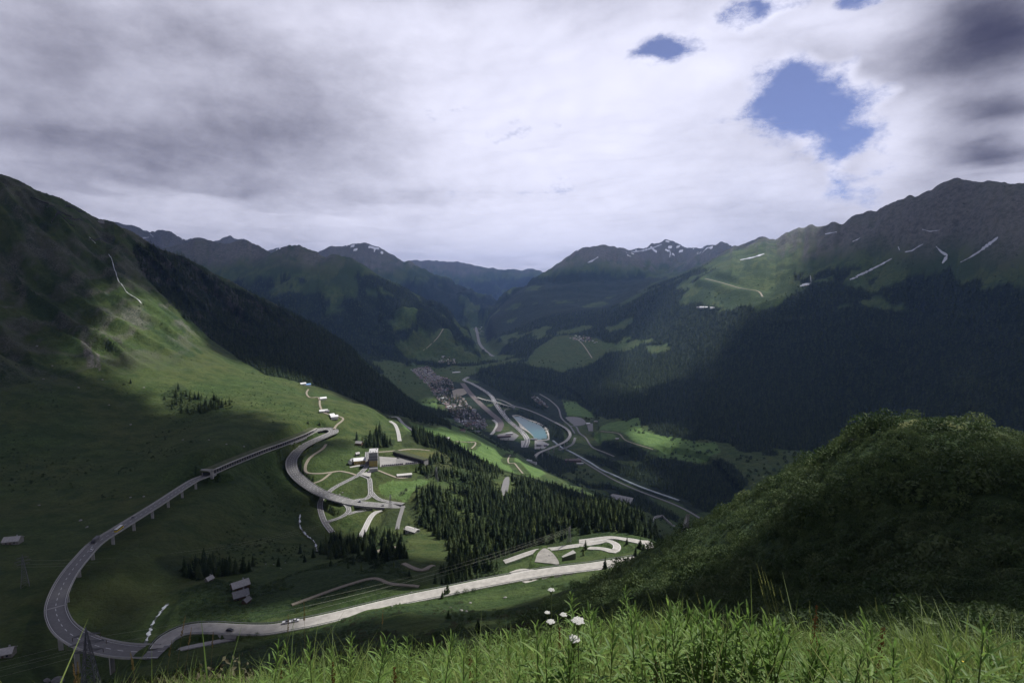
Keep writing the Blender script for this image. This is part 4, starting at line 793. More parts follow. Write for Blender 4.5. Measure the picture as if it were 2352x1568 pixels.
# ------------------------------------------------------------------ scatter helpers
CM = np.maximum.accumulate(QG, axis=0)
def seen(x, y, z, h, margin=.004):
    r = np.hypot(x, y); rr = r * .985; f = rr / r
    return (z + h) / r > bil(CM, x * f, y * f) - margin
PROTO = {}
def proto(name, me, material):
    if len(me.materials) == 0: me.materials.append(material)
    o = bpy.data.objects.new(name, me); PROTO[name] = o; return o
def scatter(name, P, scl, variants, label, vid=None, lean=None):
    """one uncountable mass: points that each carry one of a few shapes"""
    n = len(P); me = bpy.data.meshes.new(name); me.vertices.add(n); me.vertices.foreach_set('co', np.asarray(P, np.float32).reshape(-1))
    a = me.attributes.new('scl', 'FLOAT_VECTOR', 'POINT'); S = np.asarray(scl, np.float32); S = np.repeat(S[:, None], 3, 1) if S.ndim == 1 else S; a.data.foreach_set('vector', S.reshape(-1).copy())
    rot = np.zeros((n, 3), np.float32); rot[:, 2] = rng.uniform(0, 6.283, n)
    if lean is not None: rot[:, 0] = rng.normal(0, lean, n); rot[:, 1] = rng.normal(0, lean, n)
    a = me.attributes.new('rot', 'FLOAT_VECTOR', 'POINT'); a.data.foreach_set('vector', rot.reshape(-1))
    if vid is None: vid = rng.integers(0, len(variants), n)
    a = me.attributes.new('vid', 'INT', 'POINT'); a.data.foreach_set('value', np.asarray(vid, np.int32))
    o = link(name, me); g = bpy.data.node_groups.new(name, 'GeometryNodeTree'); g.interface.new_socket('Geometry', in_out='INPUT', socket_type='NodeSocketGeometry'); g.interface.new_socket('Geometry', in_out='OUTPUT', socket_type='NodeSocketGeometry')
    N = g.nodes; L = g.links; gi = N.new('NodeGroupInput'); go = N.new('NodeGroupOutput'); jn = N.new('GeometryNodeJoinGeometry')
    def attr(nm, t):
        k = N.new('GeometryNodeInputNamedAttribute'); k.data_type = t; k.inputs[0].default_value = nm; return k.outputs[0]
    for i, v in enumerate(variants):
        oi = N.new('GeometryNodeObjectInfo'); oi.inputs['Object'].default_value = v; oi.inputs['As Instance'].default_value = True
        ip = N.new('GeometryNodeInstanceOnPoints'); cp = N.new('FunctionNodeCompare'); cp.data_type = 'INT'; cp.operation = 'EQUAL'; L.new(attr('vid', 'INT'), cp.inputs[2]); cp.inputs[3].default_value = i
        L.new(gi.outputs[0], ip.inputs['Points']); L.new(cp.outputs[0], ip.inputs['Selection']); L.new(oi.outputs['Geometry'], ip.inputs['Instance'])
        er = N.new('FunctionNodeEulerToRotation'); L.new(attr('rot', 'FLOAT_VECTOR'), er.inputs[0]); L.new(er.outputs[0], ip.inputs['Rotation']); L.new(attr('scl', 'FLOAT_VECTOR'), ip.inputs['Scale']); L.new(ip.outputs[0], jn.inputs[0])
    L.new(jn.outputs[0], go.inputs[0]); md = o.modifiers.new('scatter', 'NODES'); md.node_group = g
    return tag(o, label, None, kind='stuff')

# ------------------------------------------------------------------ trees
NEEDLE = mat('spruce_needles', (.038, .062, .024), .8, .40, .35, spec=.15, transl=.28, rand=.5); BARK = mat('spruce_bark', (.05, .04, .03), .95, .2, 3)
def conifer_mesh(name, seed, layers, per, fine):
    """crown of a spruce one metre high: drooping whorls of boughs"""
    g = random.Random(seed); V_ = []; F = []
    for l in range(layers):
        t = l / (layers - 1); z = .10 + .84 * t ** .92; rad = .24 * (1 - t) ** .85 + .018; n = max(4, int(per * (1 - .45 * t))); ph = g.random() * 6.28
        for k in range(n):
            a = ph + 6.283 * (k + g.uniform(-.3, .3)) / n; rr = rad * g.uniform(.62, 1.18); dz = -rr * g.uniform(.35, .75); w = rr * g.uniform(.30, .46); zz_ = z + g.uniform(-.02, .02)
            ca, sa = math.cos(a), math.sin(a); b = len(V_); lift = g.uniform(.02, .055)
            if fine:
                V_ += [(0, 0, zz_ + lift), (ca * rr * .55 - sa * w, sa * rr * .55 + ca * w, zz_ + dz * .62 - .015), (ca * rr, sa * rr, zz_ + dz), (ca * rr * .55 + sa * w, sa * rr * .55 - ca * w, zz_ + dz * .62 - .015), (ca * rr * .5, sa * rr * .5, zz_ + dz * .30 + .012)]
                F += [(b, b + 1, b + 4), (b + 1, b + 2, b + 4), (b + 2, b + 3, b + 4), (b + 3, b, b + 4)]
            else:
                V_ += [(0, 0, zz_ + lift), (ca * rr * .7 - sa * w, sa * rr * .7 + ca * w, zz_ + dz * .75), (ca * rr, sa * rr, zz_ + dz), (ca * rr * .7 + sa * w, sa * rr * .7 - ca * w, zz_ + dz * .75)]
                F += [(b, b + 1, b + 2), (b, b + 2, b + 3)]
    b = len(V_); V_ += [(.016, 0, .90), (-.012, .012, .90), (-.012, -.012, .90), (0, 0, 1.0)]; F += [(b, b + 1, b + 3), (b + 1, b + 2, b + 3), (b + 2, b, b + 3)]
    me = mesh(name, V_, F); me.materials.append(NEEDLE); return me
CROWNS = [conifer_mesh('crown', s, 16, 11, True) for s in (1, 2, 3, 4)]
LARCH = mat('larch_needles', (.075, .110, .036), .8, .35, .35, spec=.15, transl=.25, rand=.35)
def larch(me): me.materials.clear(); me.materials.append(LARCH); return me
CROWNS.append(larch(conifer_mesh('crown', 5, 14, 9, True)))
TRUNK = MB(); TRUNK.bar((0, 0, -.06), (0, 0, .93), .016, 6, .003); TRUNK = TRUNK.me('trunk'); TRUNK.materials.append(BARK)
MIDP = [proto('spruce_mid', conifer_mesh('spruce_mid', s, 13, 9, False), NEEDLE) for s in (11, 12, 13)] + [proto('larch_mid', larch(conifer_mesh('larch_mid', 14, 9, 7, False)), LARCH)]
FARP = [proto('spruce_far', conifer_mesh('spruce_far', s, 6, 6, False), NEEDLE) for s in (21, 22, 23)]
AREA_LABEL = ['dark spruce standing in the forest between the road junction and the pale concrete road', 'dark spruce in the small grove beside the junction of the roads', 'tall dark spruce in the clump behind the flat roofed tower building', 'dark spruce in the row behind the car park track', 'spruce in the loose wood below the roadside shed', 'dark spruce in the stream gorge inside the viaduct bend', 'dark spruce in the patch on the grassy left-hand slope', 'spruce on the bank between reservoir and flyover', 'spruce on the bank above the flyover', 'spruce in the belt of wood below the bright meadow', 'spruce in the wood beside the far green field', 'spruce in the wood along the river road', 'spruce in the wood below the flyover']
def spruce(p, h, label, group, wide=1.0):
    o = empty('spruce_tree', p, label, 'tree', group, random.random() * 6.28); o.scale = (h * wide, h * wide, h)
    link('trunk', TRUNK, None, o); link('crown', random.choice(CROWNS), None, o); return o
fm = forest_m.astype(np.float32)
def polar_points(r0, r1, step, jit=.48):
    out = []; r = r0
    while r < r1:
        s = step(r); n = int(1.90 / (s / r)); th = -.95 + 1.90 * (np.arange(n) + rng.uniform(-jit, jit, n)) / n; rad = r + rng.uniform(-jit, jit, n) * s; out.append(np.stack([np.sin(th) * rad, np.cos(th) * rad], -1)); r += s
    return np.vstack(out)
def build_trees():
    P = polar_points(380, 1700, lambda r: max(5.8, r * .0072))
    m = (bil(nf.astype(np.float32), P[:, 0], P[:, 1]) > .5) & (bil(CUTW, P[:, 0], P[:, 1]) < .15); pr = sstep(-.25, .15, fbm(P[:, 0] / 38, P[:, 1] / 38, 4, 561) + .12); P0 = P[m & (rng.random(len(P)) < pr)]
    fz = bil(nf.astype(np.float32), P[:, 0] + 14 * vnoise(P[:, 0] / 20, P[:, 1] / 20, 562), P[:, 1] + 14 * vnoise(P[:, 0] / 20, P[:, 1] / 20, 563)); out = (fz > .5) & ~m & (bil(CUTW, P[:, 0], P[:, 1]) < .15) & (rng.random(len(P)) < .3); P = np.vstack([P0, P[out]])
    # single trees that stand apart
    ones = [(355,985),(380,1010),(1030,1420),(708,972),(735,975),(300,880),(395,940),(1340,1275),(1345,1262),(1470,1258),(1478,1262),(1488,1266),(1440,1248),(1460,1275),(1390,1306),(1016,1372),(1022,1366),(1028,1362),(330,700),(320,705),(1055,1020),(1000,1008),(1010,1012),(1120,1030),(985,1180),(700,1290),(720,1280),(760,1300),(800,1305),(830,1310),(690,1270),(640,1300),(905,1300),(940,1325),(1000,1340),(955,1170),(940,1215),(930,1225),(960,1215),(975,1205)]
    single = np.array([cast(*p)[:2] for p in ones]); x = np.r_[P[:, 0], single[:, 0]]; y = np.r_[P[:, 1], single[:, 1]]; z = H(x, y)
    h = rng.uniform(6, 19, len(x)) * (1 + .12 * vnoise(x / 60, y / 60, 71)); big_ = np.zeros(len(x), bool)
    for _q in (2, 3): big_ |= inpoly(poly_xy(FOREST_NEAR[_q]), x, y)
    h[big_] = rng.uniform(17, 27, big_.sum()); h[len(P):] = rng.uniform(7, 13, len(single)); h[np.hypot(x, y) < 470] *= .75
    ok = seen(x, y, z, h); x, y, z, h = x[ok], y[ok], z[ok], h[ok]; siz = h / np.hypot(x, y) * np.clip(.4 + 60 * ((z + h) / np.hypot(x, y) - bil(CM, x * .98, y * .98)), .3, 1)
    order = np.argsort(-siz); top = order[:290]; rest = order[290:]
    polys = [poly_xy(p) for p in FOREST_NEAR]; LMN = ['the road junction', 'the hairpin road', 'the forest yard', 'the pale roofed shed', 'the edge of the bright meadow', 'the forest pylon', 'the pale pass road', 'the hill pylon']; LMK = [cast(*q)[:2] for q in ((920,1160),(1420,1250),(1160,1125),(950,1225),(1120,1062),(1310,1236),(1080,1340),(1003,1106))]
    for i in top:
        lab = 'lone young spruce standing apart from the forest on open ground'
        for k, q in enumerate(polys):
            if inpoly(q, x[i:i + 1], y[i:i + 1])[0]: lab = AREA_LABEL[k]; break
        sh = random.uniform(.8, 1.25)
        if lab == AREA_LABEL[0]:
            j = int(np.argmin([math.hypot(x[i] - q[0], y[i] - q[1]) for q in LMK])); lab = ('tall ' if h[i] > 15 else 'low ' if h[i] < 10.5 else '') + ('broad' if sh > 1.06 else 'slender') + ' dark spruce of the central forest near ' + LMN[j]
        elif sh > 1.06: lab = 'broad ' + lab.replace('dark ', '', 1)
        spruce((x[i], y[i], z[i] - .2), h[i], lab, 'spruces of the near slopes', sh)
    scatter('spruce_forest', np.stack([x, y, z - .3], -1)[rest], np.stack([h[rest] * rng.uniform(.85, 1.2, len(rest)), h[rest] * rng.uniform(.85, 1.2, len(rest)), h[rest]], -1), MIDP, 'dense dark spruce forest on the slope below the junction')
    P = polar_points(1250, 6600, lambda r: max(9.5, r * .0046)); x, y = P.T
    m = (bil(fm, x, y) > .5) & (bil(CUTW, x, y) < .15) & ~((bil(nf.astype(np.float32), x, y) > .5) & (np.hypot(x, y) < 1700)); x, y = x[m], y[m]; z = H(x, y); h = rng.uniform(9, 26, len(x)) * np.clip(np.hypot(x, y) / 2600, .85, 1.5)
    ok = seen(x, y, z, h); x, y, z, h = x[ok], y[ok], z[ok], h[ok]; w = h * rng.uniform(1.0, 1.5, len(x))
    scatter('mountain_forest', np.stack([x, y, z - .5], -1), np.stack([w, w, h], -1), FARP, 'dark conifer forest covering the far mountain sides'); print('trees', len(top), len(rest), len(x))
    UG = mat('forest_undergrowth', (.034, .058, .020), .85, .35, .6, transl=.2, rand=.4); ug = [proto('undergrowth', leafy_mesh('undergrowth', 36 + k, 120, .22, .8), UG) for k in range(2)]
    P = polar_points(380, 1500, lambda r: max(4.0, r * .0055)); x, y = P.T; fz = bil(nf.astype(np.float32), x + 22 * vnoise(x / 26, y / 26, 572), y + 22 * vnoise(x / 26, y / 26, 573)); m = (fz > .4) & (bil(CUTW, x, y) < .15) & (fbm(x / 30, y / 30, 3, 571) > -.15); x, y = x[m], y[m]; z = H(x, y); s = rng.uniform(.7, 2.4, len(x)); ok = seen(x, y, z, s)
    scatter('forest_undergrowth', np.stack([x, y, z + .2], -1)[ok], s[ok], ug, 'rough low bushes and young growth under and around the spruces')
    # orchard trees and hedges among the valley meadows
    BR = mat('broadleaf_leaves', (.030, .050, .018), .8, .35, .5, transl=.2, rand=.3)
    bro = [proto('broadleaf', leafy_mesh('broadleaf', 31 + k, 150, .20, 1.0), BR) for k in range(2)]
    P = polar_points(640, 5000, lambda r: max(14, r * .010)); x, y = P.T; z = H(x, y); r = np.hypot(x, y)
    m = (bil(fm, x, y) < .3) & (bil(CUTW, x, y) < .1) & (np.arctan2(x, y) > TPX(880)) & (fbm(x / 150, y / 150, 3, 501) > .08); m &= rng.random(len(x)) < .6
    x, y, z, r = x[m], y[m], z[m], r[m]; h = rng.uniform(2.2, 6, len(x)) * np.where(r > 1600, 2.0, 1.0); ok = seen(x, y, z, h); scatter('meadow_bushes', np.stack([x, y, z + .3 * h], -1)[ok], (h * .6)[ok], bro, 'scattered round bushes and small trees over the valley meadows')
    P = polar_points(560, 2300, lambda r: max(4.5, r * .0062)); x, y = P.T; z = H(x, y)
    m = (np.arctan2(x, y) < TPX(800)) & (bil(fm, x, y) < .3) & (bil(CUTW, x, y) < .1) & (fbm(x / 90, y / 90, 4, 511) > .04) & (rng.random(len(x)) < .40); x, y, z = x[m], y[m], z[m]; h = rng.uniform(.5, 1.5, len(x)) * (1 + 1.6 * rng.random(len(x)) ** 5); ok = seen(x, y, z, h)
    scatter('slope_bushes', np.stack([x, y, z + .2], -1)[ok], (h * .7)[ok], bro, 'low dark bushes dotted over the left-hand grass slope')
def leafy_mesh(name, seed, n, size, flat=.75, hollow=.55):
    g = random.Random(seed); V_ = []; F = []
    for _ in range(n):
        while True:
            p = Vector((g.uniform(-1, 1), g.uniform(-1, 1), g.uniform(-.5, 1)))
            if hollow < p.length < 1: break
        p.x *= 1 + .25 * math.sin(5 * math.atan2(p.y, p.x) + seed); d = Vector((g.gauss(0, 1), g.gauss(0, 1), g.gauss(.5, .8))).normalized() + p.normalized() * .6; d.normalize(); u = d.orthogonal().normalized(); u = Matrix.Rotation(g.random() * 6.28, 3, d) @ u; v = d.cross(u); s = size * g.uniform(.6, 1.3); b = len(V_); c = Vector((p.x, p.y, p.z * flat))
        V_ += [c - u * s, c + v * s * .5 + d * s * .15, c + u * s, c - v * s * .5 + d * s * .15]; F += [(b, b + 1, b + 2, b + 3)]
    return mesh(name, V_, F)
SHRUB_A = mat('alder_leaves', (.060, .098, .032), .75, .35, 1.2, transl=.25, rand=.30); SHRUB_B = mat('willow_leaves', (.085, .125, .048), .75, .3, 1.2, transl=.25, rand=.25); SHRUB_C = mat('heather_twigs', (.065, .060, .034), .9, .3, 1.0, rand=.25)
def build_scrub():
    v = [proto('shrub', leafy_mesh('shrub', 41, 330, .115, .8, .4), SHRUB_A), proto('shrub', leafy_mesh('shrub', 42, 330, .10, .9, .4), SHRUB_A), proto('shrub', leafy_mesh('shrub', 43, 300, .12, .7, .4), SHRUB_B), proto('shrub', leafy_mesh('shrub', 44, 240, .09, .5, .3), SHRUB_C)]
    P = polar_points(11.5, 330, lambda r: max(.75, r * .0135)); x, y = P.T; r = np.hypot(x, y)
    m = (bil(scr.astype(np.float32), x, y) > .5) & (bil(CUTW, x, y) < .25); th = np.arctan2(x, y); left = th < TPX(1250)
    dens = fbm(x / 14, y / 14, 3, 521); m &= np.where(left, (dens > -.12) , dens > -.55) & (rng.random(len(x)) < np.where(left, .75, .92)); x, y, r, left = x[m], y[m], r[m], left[m]; z = H(x, y); s = rng.uniform(.5, 1.0, len(x)) * (1 + 1.6 * rng.random(len(x)) ** 4) * np.clip(r / 80, .75, 1.6) * (1 + .35 * vnoise(x / 9, y / 9, 531)) * np.where(left, .62, 1.0)
    ok = seen(x, y, z, s * 1.2, .02); x, y, z, s, left = x[ok], y[ok], z[ok], s[ok], left[ok]
    sp = vnoise(x / 22, y / 22, 541) + rng.normal(0, .35, len(x)); vid = np.where(left & (sp > -.15), 3, np.where(sp > .35, 2, rng.integers(0, 2, len(x)))); print('scrub', len(x))
    scatter('alder_scrub', np.stack([x, y, z + .15 * s], -1), np.stack([s, s, s * rng.uniform(.75, 1.25, len(x))], -1), v, 'dense low alder and heather scrub on the near slopes', vid)
    P = polar_points(330, 520, lambda r: 4.2); x, y = P.T; m = (bil(scr.astype(np.float32), x, y) > .5) & (bil(CUTW, x, y) < .2) & (fbm(x / 40, y / 40, 3, 551) > -.25); x, y = x[m], y[m]; z = H(x, y); s = rng.uniform(.8, 2.4, len(x))
    scatter('gorge_scrub', np.stack([x, y, z], -1), s, v[:3], 'rough dark scrub between the stream gorge and the pass road')
    # shrubs that stand out singly on the lit grass and on the crest
    SH = [leafy_mesh('leaves', 60 + k, 420, .085, .85, .35) for k in range(3)]
    for k in range(3): SH[k].materials.append(SHRUB_A)
    ST = MB(); ST.bar((0, 0, -.5), (0, 0, .5), .05, 5, .02); ST.bar((0, 0, -.2), (.4, .1, .5), .03, 5, .01); ST.bar((0, 0, -.2), (-.35, .2, .5), .03, 5, .01); ST = ST.me('stem'); ST.materials.append(BARK)
    for px, py, rad, lab in [(1060,1440,2.2,'round dark shrub standing on the lit grass patch below the pass road'),(1147,1432,1.6,'round dark shrub standing on the lit grass patch below the pass road'),(1210,1428,3.8,'big round dark bush at the edge of the scrub below the pass road'),(1118,1470,2.4,'round dark shrub standing on the lit grass patch below the pass road'),(1075,1462,1.8,'round dark shrub standing on the lit grass patch below the pass road'),(1030,1420,1.8,'round dark shrub standing on the lit grass patch below the pass road'),(1000,1465,1.6,'round dark shrub standing on the lit grass patch below the pass road'),(2150,952,2.6,'tall leafy bush rising from the crest of the near spur'),(2172,954,2.2,'tall leafy bush rising from the crest of the near spur'),(2135,953,1.8,'tall leafy bush rising from the crest of the near spur'),(2000,970,1.7,'small bush on the shoulder of the near spur'),(550,1468,1.8,'small bush beside the pale pass road where the dark car drives'),(572,1462,1.4,'small bush beside the pale pass road where the dark car drives'),(590,1458,1.5,'small bush beside the pale pass road where the dark car drives'),(1070,1360,2.2,'dark bush leaning over the edge of the pale pass road'),(1050,1364,2.0,'dark bush leaning over the edge of the pale pass road'),(1088,1357,1.8,'dark bush leaning over the edge of the pale pass road')]:
        p = cast(px, py + (5 if py < 1000 else 0)); o = empty('shrub', p + np.array([0, 0, rad * .35]), lab, 'shrub', 'shrubs standing singly', random.random() * 6); o.scale = (rad, rad, rad * (1.15 if py > 1000 else 1.0)); link('stem', ST, None, o); link('leaves', random.choice(SH), None, o)
    p = cast(1098, 1452); spruce(p, 4.6, 'single small spruce on the lit grass patch below the pass road', 'spruces of the near slopes', 1.25)
# ------------------------------------------------------------------ buildings
WALLS = {'white': mat('white_render', (.62, .61, .58), .85, .08, .5, rand=.12), 'cream': mat('cream_render', (.56, .51, .41), .85, .1, .5, rand=.15), 'grey': mat('grey_render', (.30, .30, .30), .85, .1, .5, rand=.15), 'timber': mat('brown_timber', (.10, .065, .04), .85, .3, 2, rand=.2), 'stone': mat('rubble_stone_wall', (.22, .21, .19), .95, .35, 1.5, rand=.15), 'yellow': mat('yellow_ochre_render', (.42, .33, .12), .85, .15, .5), 'concrete': CONCRETE, 'brown': mat('brown_cladding', (.13, .09, .08), .85, .2, .8)}
ROOFS = {'slate': mat('grey_slate_roof', (.16, .16, .175), .6, .2, .8, rand=.25), 'brown': mat('brown_tile_roof', (.18, .145, .135), .75, .25, .8, rand=.25), 'red': mat('red_tile_roof', (.17, .095, .08), .75, .25, .8, rand=.2), 'pale': mat('pale_stone_slab_roof', (.42, .41, .39), .7, .2, .7, rand=.1), 'white': mat('white_sheet_roof', (.74, .74, .74), .5, .05, .5), 'blue': mat('blue_sheet_roof', (.16, .30, .52), .5, .1, .5), 'flat': mat('grey_gravel_roof', (.33, .33, .33), .9, .12, .5)}
GLASS = mat('dark_window_glass', (.03, .035, .045), .15, .1, 1, spec=.6); DOORM = mat('brown_door', (.09, .06, .04), .7, .2, 2)
def house(name, p, rz, L, W, hw, hr, wall, roof, label, cat='house', group=None, flat=False, over=.5, win=0, door=False, sink=2.0):
    t = empty(name, p, label, cat, group, rz); b = MB(); l, w = L / 2, W / 2
    if flat: b.box(-l, l, -w, w, -sink, hw)
    else:
        b.add([(-l,-w,-sink),(l,-w,-sink),(l,w,-sink),(-l,w,-sink),(-l,-w,hw),(l,-w,hw),(l,w,hw),(-l,w,hw),(-l,0,hw+hr),(l,0,hw+hr)], [(0,1,5,4),(2,3,7,6),(1,2,6,9,5),(3,0,4,8,7),(0,3,2,1)])
    wo = b.build('walls', WALLS[wall], t); b = MB(); th = .3
    if flat: b.box(-l - over, l + over, -w - over, w + over, hw + .01, hw + .5)
    else:
        k = hr / w; e = w + over; ze = hw - over * k
        for s in (-1, 1): b.add([(-l-over,0,hw+hr+.02),(l+over,0,hw+hr+.02),(l+over,s*e,ze+.02),(-l-over,s*e,ze+.02),(-l-over,0,hw+hr+th),(l+over,0,hw+hr+th),(l+over,s*e,ze+th),(-l-over,s*e,ze+th)], [(4,5,6,7),(0,3,2,1),(0,1,5,4),(1,2,6,5),(2,3,7,6),(3,0,4,7)])
    ro = b.build('roof', ROOFS[roof], t)
    if win:
        n = win; rows = max(1, int(hw // 2.9))
        b = MB(); b.box(-.55, .55, -.05, .05, 0, 1.3); wm = b.me('window'); wm.materials.append(GLASS)
        for rw in range(rows):
            for k in range(n):
                for s in (-1, 1):
                    o = bpy.data.objects.new('window', wm); COL.objects.link(o); o.parent = t; o.location = (-l + L * (k + .5) / n, s * (w + .03), 1.0 + 2.8 * rw)
    if door: b = MB(); b.box(-.6, .6, -w - .08, -w + .04, 0, 2.1); b.build('door', DOORM, t)
    if not flat and win: b = MB(); b.box(l * .4, l * .4 + .8, -.4 + .3 * w, .4 + .3 * w, hw + hr * .4, hw + hr + .9); b.build('chimney', WALLS['grey'], ro)
    return t
def face(p): return math.atan2(-p[0], p[1]) if False else -math.atan2(p[0], p[1])
def build_buildings():
    # tower building of the road depot
    p = cast(858, 1071); rz = face(p) - .06
    t = empty('depot_tower', p, 'tall grey flat roofed building with yellow ground storeys beside the car park', 'building', None, rz); L, D_, Hh = 12.6, 21.0, 21.0
    b = MB(); b.box(-L/2, L/2, 0, D_, -3, Hh); w = b.build('walls', WALLS['grey'], t)
    for k in range(2): b = MB(); b.box(-L/2 + .2 + k * (L/2), -.2 + k * (L/2), -.35, .02, 0.2, 8.8); b.build('yellow_door', WALLS['yellow'], t)
    b = MB(); b.box(-L/2 - .25, L/2 + .25, -.3, .0, 9.2, 12.4); b.build('window_band', mat('grey_cladding', (.16, .16, .17), .6, .1, 1), t); b = MB(); b.box(-L/2 - .15, L/2 + .15, -.2, .0, 13.6, 16.2); b.build('window_band', mat('grey_cladding', (.16, .16, .17)), t)
    b = MB(); b.box(-L/2 - .3, L/2 + .3, -.3, D_ + .3, Hh + .01, Hh + .9); r = b.build('roof', mat('pale_roof_membrane', (.42, .42, .42), .8, .08, .4), t)
    for x, y in ((-4, 4), (3.5, 3), (0, 2), (4, 15)): b = MB(); b.box(x - .8, x + .8, y - .8, y + .8, Hh + .9, Hh + 2.1); b.build('roof_vent', WALLS['grey'], r)
    b = MB(); b.box(-L/2 - 3, -L/2 - .05, 4, 16, -2, 7); b.build('side_wing', WALLS['brown'], t)
    p2 = cast(858, 1081.5); house('garage', p2, rz, 12, 6, 4, 0, 'grey', 'slate', 'low dark roofed garage in front of the tall yellow and grey building', 'building', flat=True, over=.3)
    p = cast(826, 1062.5); house('inn', p, face(p) + .05, 17, 11, 5.2, 3.0, 'yellow', 'white', 'white roofed inn with ochre walls across the road from the tall building', 'house', over=.7, win=4, door=True)
    p = cast(807, 1064); house('cottage', p, face(p) + .9, 7, 6, 4.5, 2.4, 'white', 'slate', 'small white cottage next to the white roofed inn', 'house', over=.4, win=2, door=True)
    p = cast(821, 1046); house('cottage', p, face(p) + .4, 6, 5, 3.5, 2, 'stone', 'pale', 'tiny stone cottage among dark bushes behind the white roofed inn', 'house', over=.4, win=1, door=True)
    p = cast(825, 1021.5); house('barn', p, face(p) - .5, 11, 7, 4, 2.6, 'timber', 'pale', 'pale roofed barn on the grass behind the inn', 'barn', over=.6, door=True)
    p = cast(929, 1095); house('bunker_house', p, face(p) + .08, 21, 7, 3.6, 0, 'concrete', 'pale', 'low flat concrete block house at the end of the gravel track', 'building', flat=True, over=.6, win=4, door=True)
    # long dark terrace of garages cut into the bank behind the car park
    A = cast(902, 1043); B = cast(974, 1067); v = B - A; Ln = math.hypot(v[0], v[1]); t = empty('garage_row', A, 'long low dark row of garages built into the bank above the car park', 'building', None, math.atan2(v[1], v[0])); n = int(Ln / 4.2)
    b = MB(); b.box(0, Ln, .5, 9, -4, 4.6); b.build('walls', WALLS['concrete'], t); b = MB(); b.box(-.4, Ln + .4, -.3, 9.6, 4.62, 5.1); b.build('roof', mat('turf_roof', (.05, .06, .03), .95, .3, .4), t)
    b = MB(); b.box(.3, 3.9, -.0, .55, -3.6, 3.6); gm = b.me('garage_door'); gm.materials.append(mat('dark_garage_door', (.03, .03, .035), .6, .2, 1))
    for k in range(n): o = bpy.data.objects.new('garage_door', gm); COL.objects.link(o); o.parent = t; o.location = (k * 4.2, 0, 0)
    # farms, huts and sheds
    for px, py, rz, L, W, hw, hr, wa, ro, nm, lab in [
        (768,960,.15,13,8,3.6,2.6,'white','white','barn','white sheet roofed farm barn above the hairpin viaduct'),(762,956,.5,9,6,3.2,2.2,'stone','white','farmhouse','small white roofed farm hut beside the farm barn'),(743,946,.1,15,6,3,2,'white','white','cowshed','long low white cowshed beside the gravel farm track'),(752,947,.3,6,4,3,1.8,'stone','slate','hut','small dark hut between cowshed and farm track'),
        (30,1246,-.5,13,9,3.4,2.8,'stone','pale','barn','grey stone barn alone on the dark slope left of the viaduct'),(552,1352,.25,12,8,4,2.8,'timber','pale','chalet','chalet with a broad pale slab roof in the gorge meadow'),(553,1374,.15,10,8,3.6,2.8,'timber','slate','chalet','chalet with a darker slate roof just below the pale roofed chalet'),(481,1334,.6,5,4,2.4,1.8,'stone','pale','hut','tiny pale roofed hut on the knoll above the gorge'),(566,1384,.9,5,4,2.2,1.6,'timber','slate','shed','small shed below the two gorge chalets'),
        (946,1222,-.75,16,8,3.4,1.6,'concrete','pale','shed','long pale roofed shed at the end of the lane through the grove'),(12,1505,-.4,9,7,3,2,'stone','pale','hut','pale roofed ruin at the edge of the scrub below the viaduct'),
        (1028,1009,.3,9,7,3.5,2.2,'white','pale','hut','white hut on the bright meadow beside a wood edge'),(1224,1064,-.5,26,9,5,2.4,'white','pale','hall','long pale hall beside the end of the flyover'),(1216,1060,-.5,18,8,5,2.4,'white','white','hall','short white hall behind the long pale hall'),(1417,1009,.3,14,10,4,3,'timber','pale','barn','lone barn on the lit far green field'),
        (1316,1060,.1,62,16,8,4,'brown','brown','barracks','long brown barracks with a pitched roof near the river road'),(1332,1066,.1,26,12,5,2,'grey','pale','hall','small grey hall at the end of the long brown barracks'),(1062,990,.2,16,10,4,2.5,'cream','red','house','orange roofed house at the edge of the bright meadow'),
        (1616,708,.0,60,16,10,5,'white','white','lodge','long white mountain lodge at the forest edge below the green alp'),(1636,709,.0,34,14,9,4,'white','white','lodge','short white lodge at the forest edge below the green alp'),(1604,708,.0,30,14,9,4,'grey','slate','cable_station','blue grey cable car station beside the white lodges'),(1853,656,.2,30,16,6,4,'white','white','hut','white hut high at the edge of the green alp'),
        (696,884,.3,14,9,4,2.5,'white','white','hut','white hut in the left-hand forest edge'),(708,886,.3,12,9,4,2.5,'white','blue','hut','pale blue roofed hut in the left-hand forest edge'),(742,918,.3,14,7,4,2.5,'white','white','hut','white hut below the left-hand forest')]:
        p = cast(px, py); near = np.hypot(p[0], p[1]) < 700; house(nm, p, face(p) + rz, L, W, hw, hr, wa, ro, lab, 'house' if nm in ('farmhouse', 'chalet', 'house', 'lodge') else 'barn' if nm in ('barn', 'cowshed') else 'hut' if nm in ('hut', 'shed') else 'building', over=.6, win=2 if near else 0, door=near)
    # depot with a broad mono-pitch roof down by the river road
    p = cast(1418, 1150); t = empty('depot_hall', p, 'broad pale lean-to roofed depot hall on the valley side below the forest', 'building', None, face(p) - .35); b = MB(); b.add([(-45,-14,-12),(45,-14,-12),(45,14,-12),(-45,14,-12),(-45,-14,4),(45,-14,4),(45,14,13),(-20,14,13)], [(0,1,5,4),(1,2,6,5),(2,3,7,6),(3,0,4,7),(0,3,2,1)]); b.build('walls', WALLS['grey'], t)
    b = MB(); b.add([(-47,-15,3.9),(47,-15,3.9),(47,15,13.6),(-21,15,13.6),(-47,-15,4.7),(47,-15,4.7),(47,15,14.4),(-21,15,14.4)], [(4,5,6,7),(0,3,2,1),(0,1,5,4),(1,2,6,5),(2,3,7,6),(3,0,4,7)]); b.build('roof', ROOFS['pale'], t)
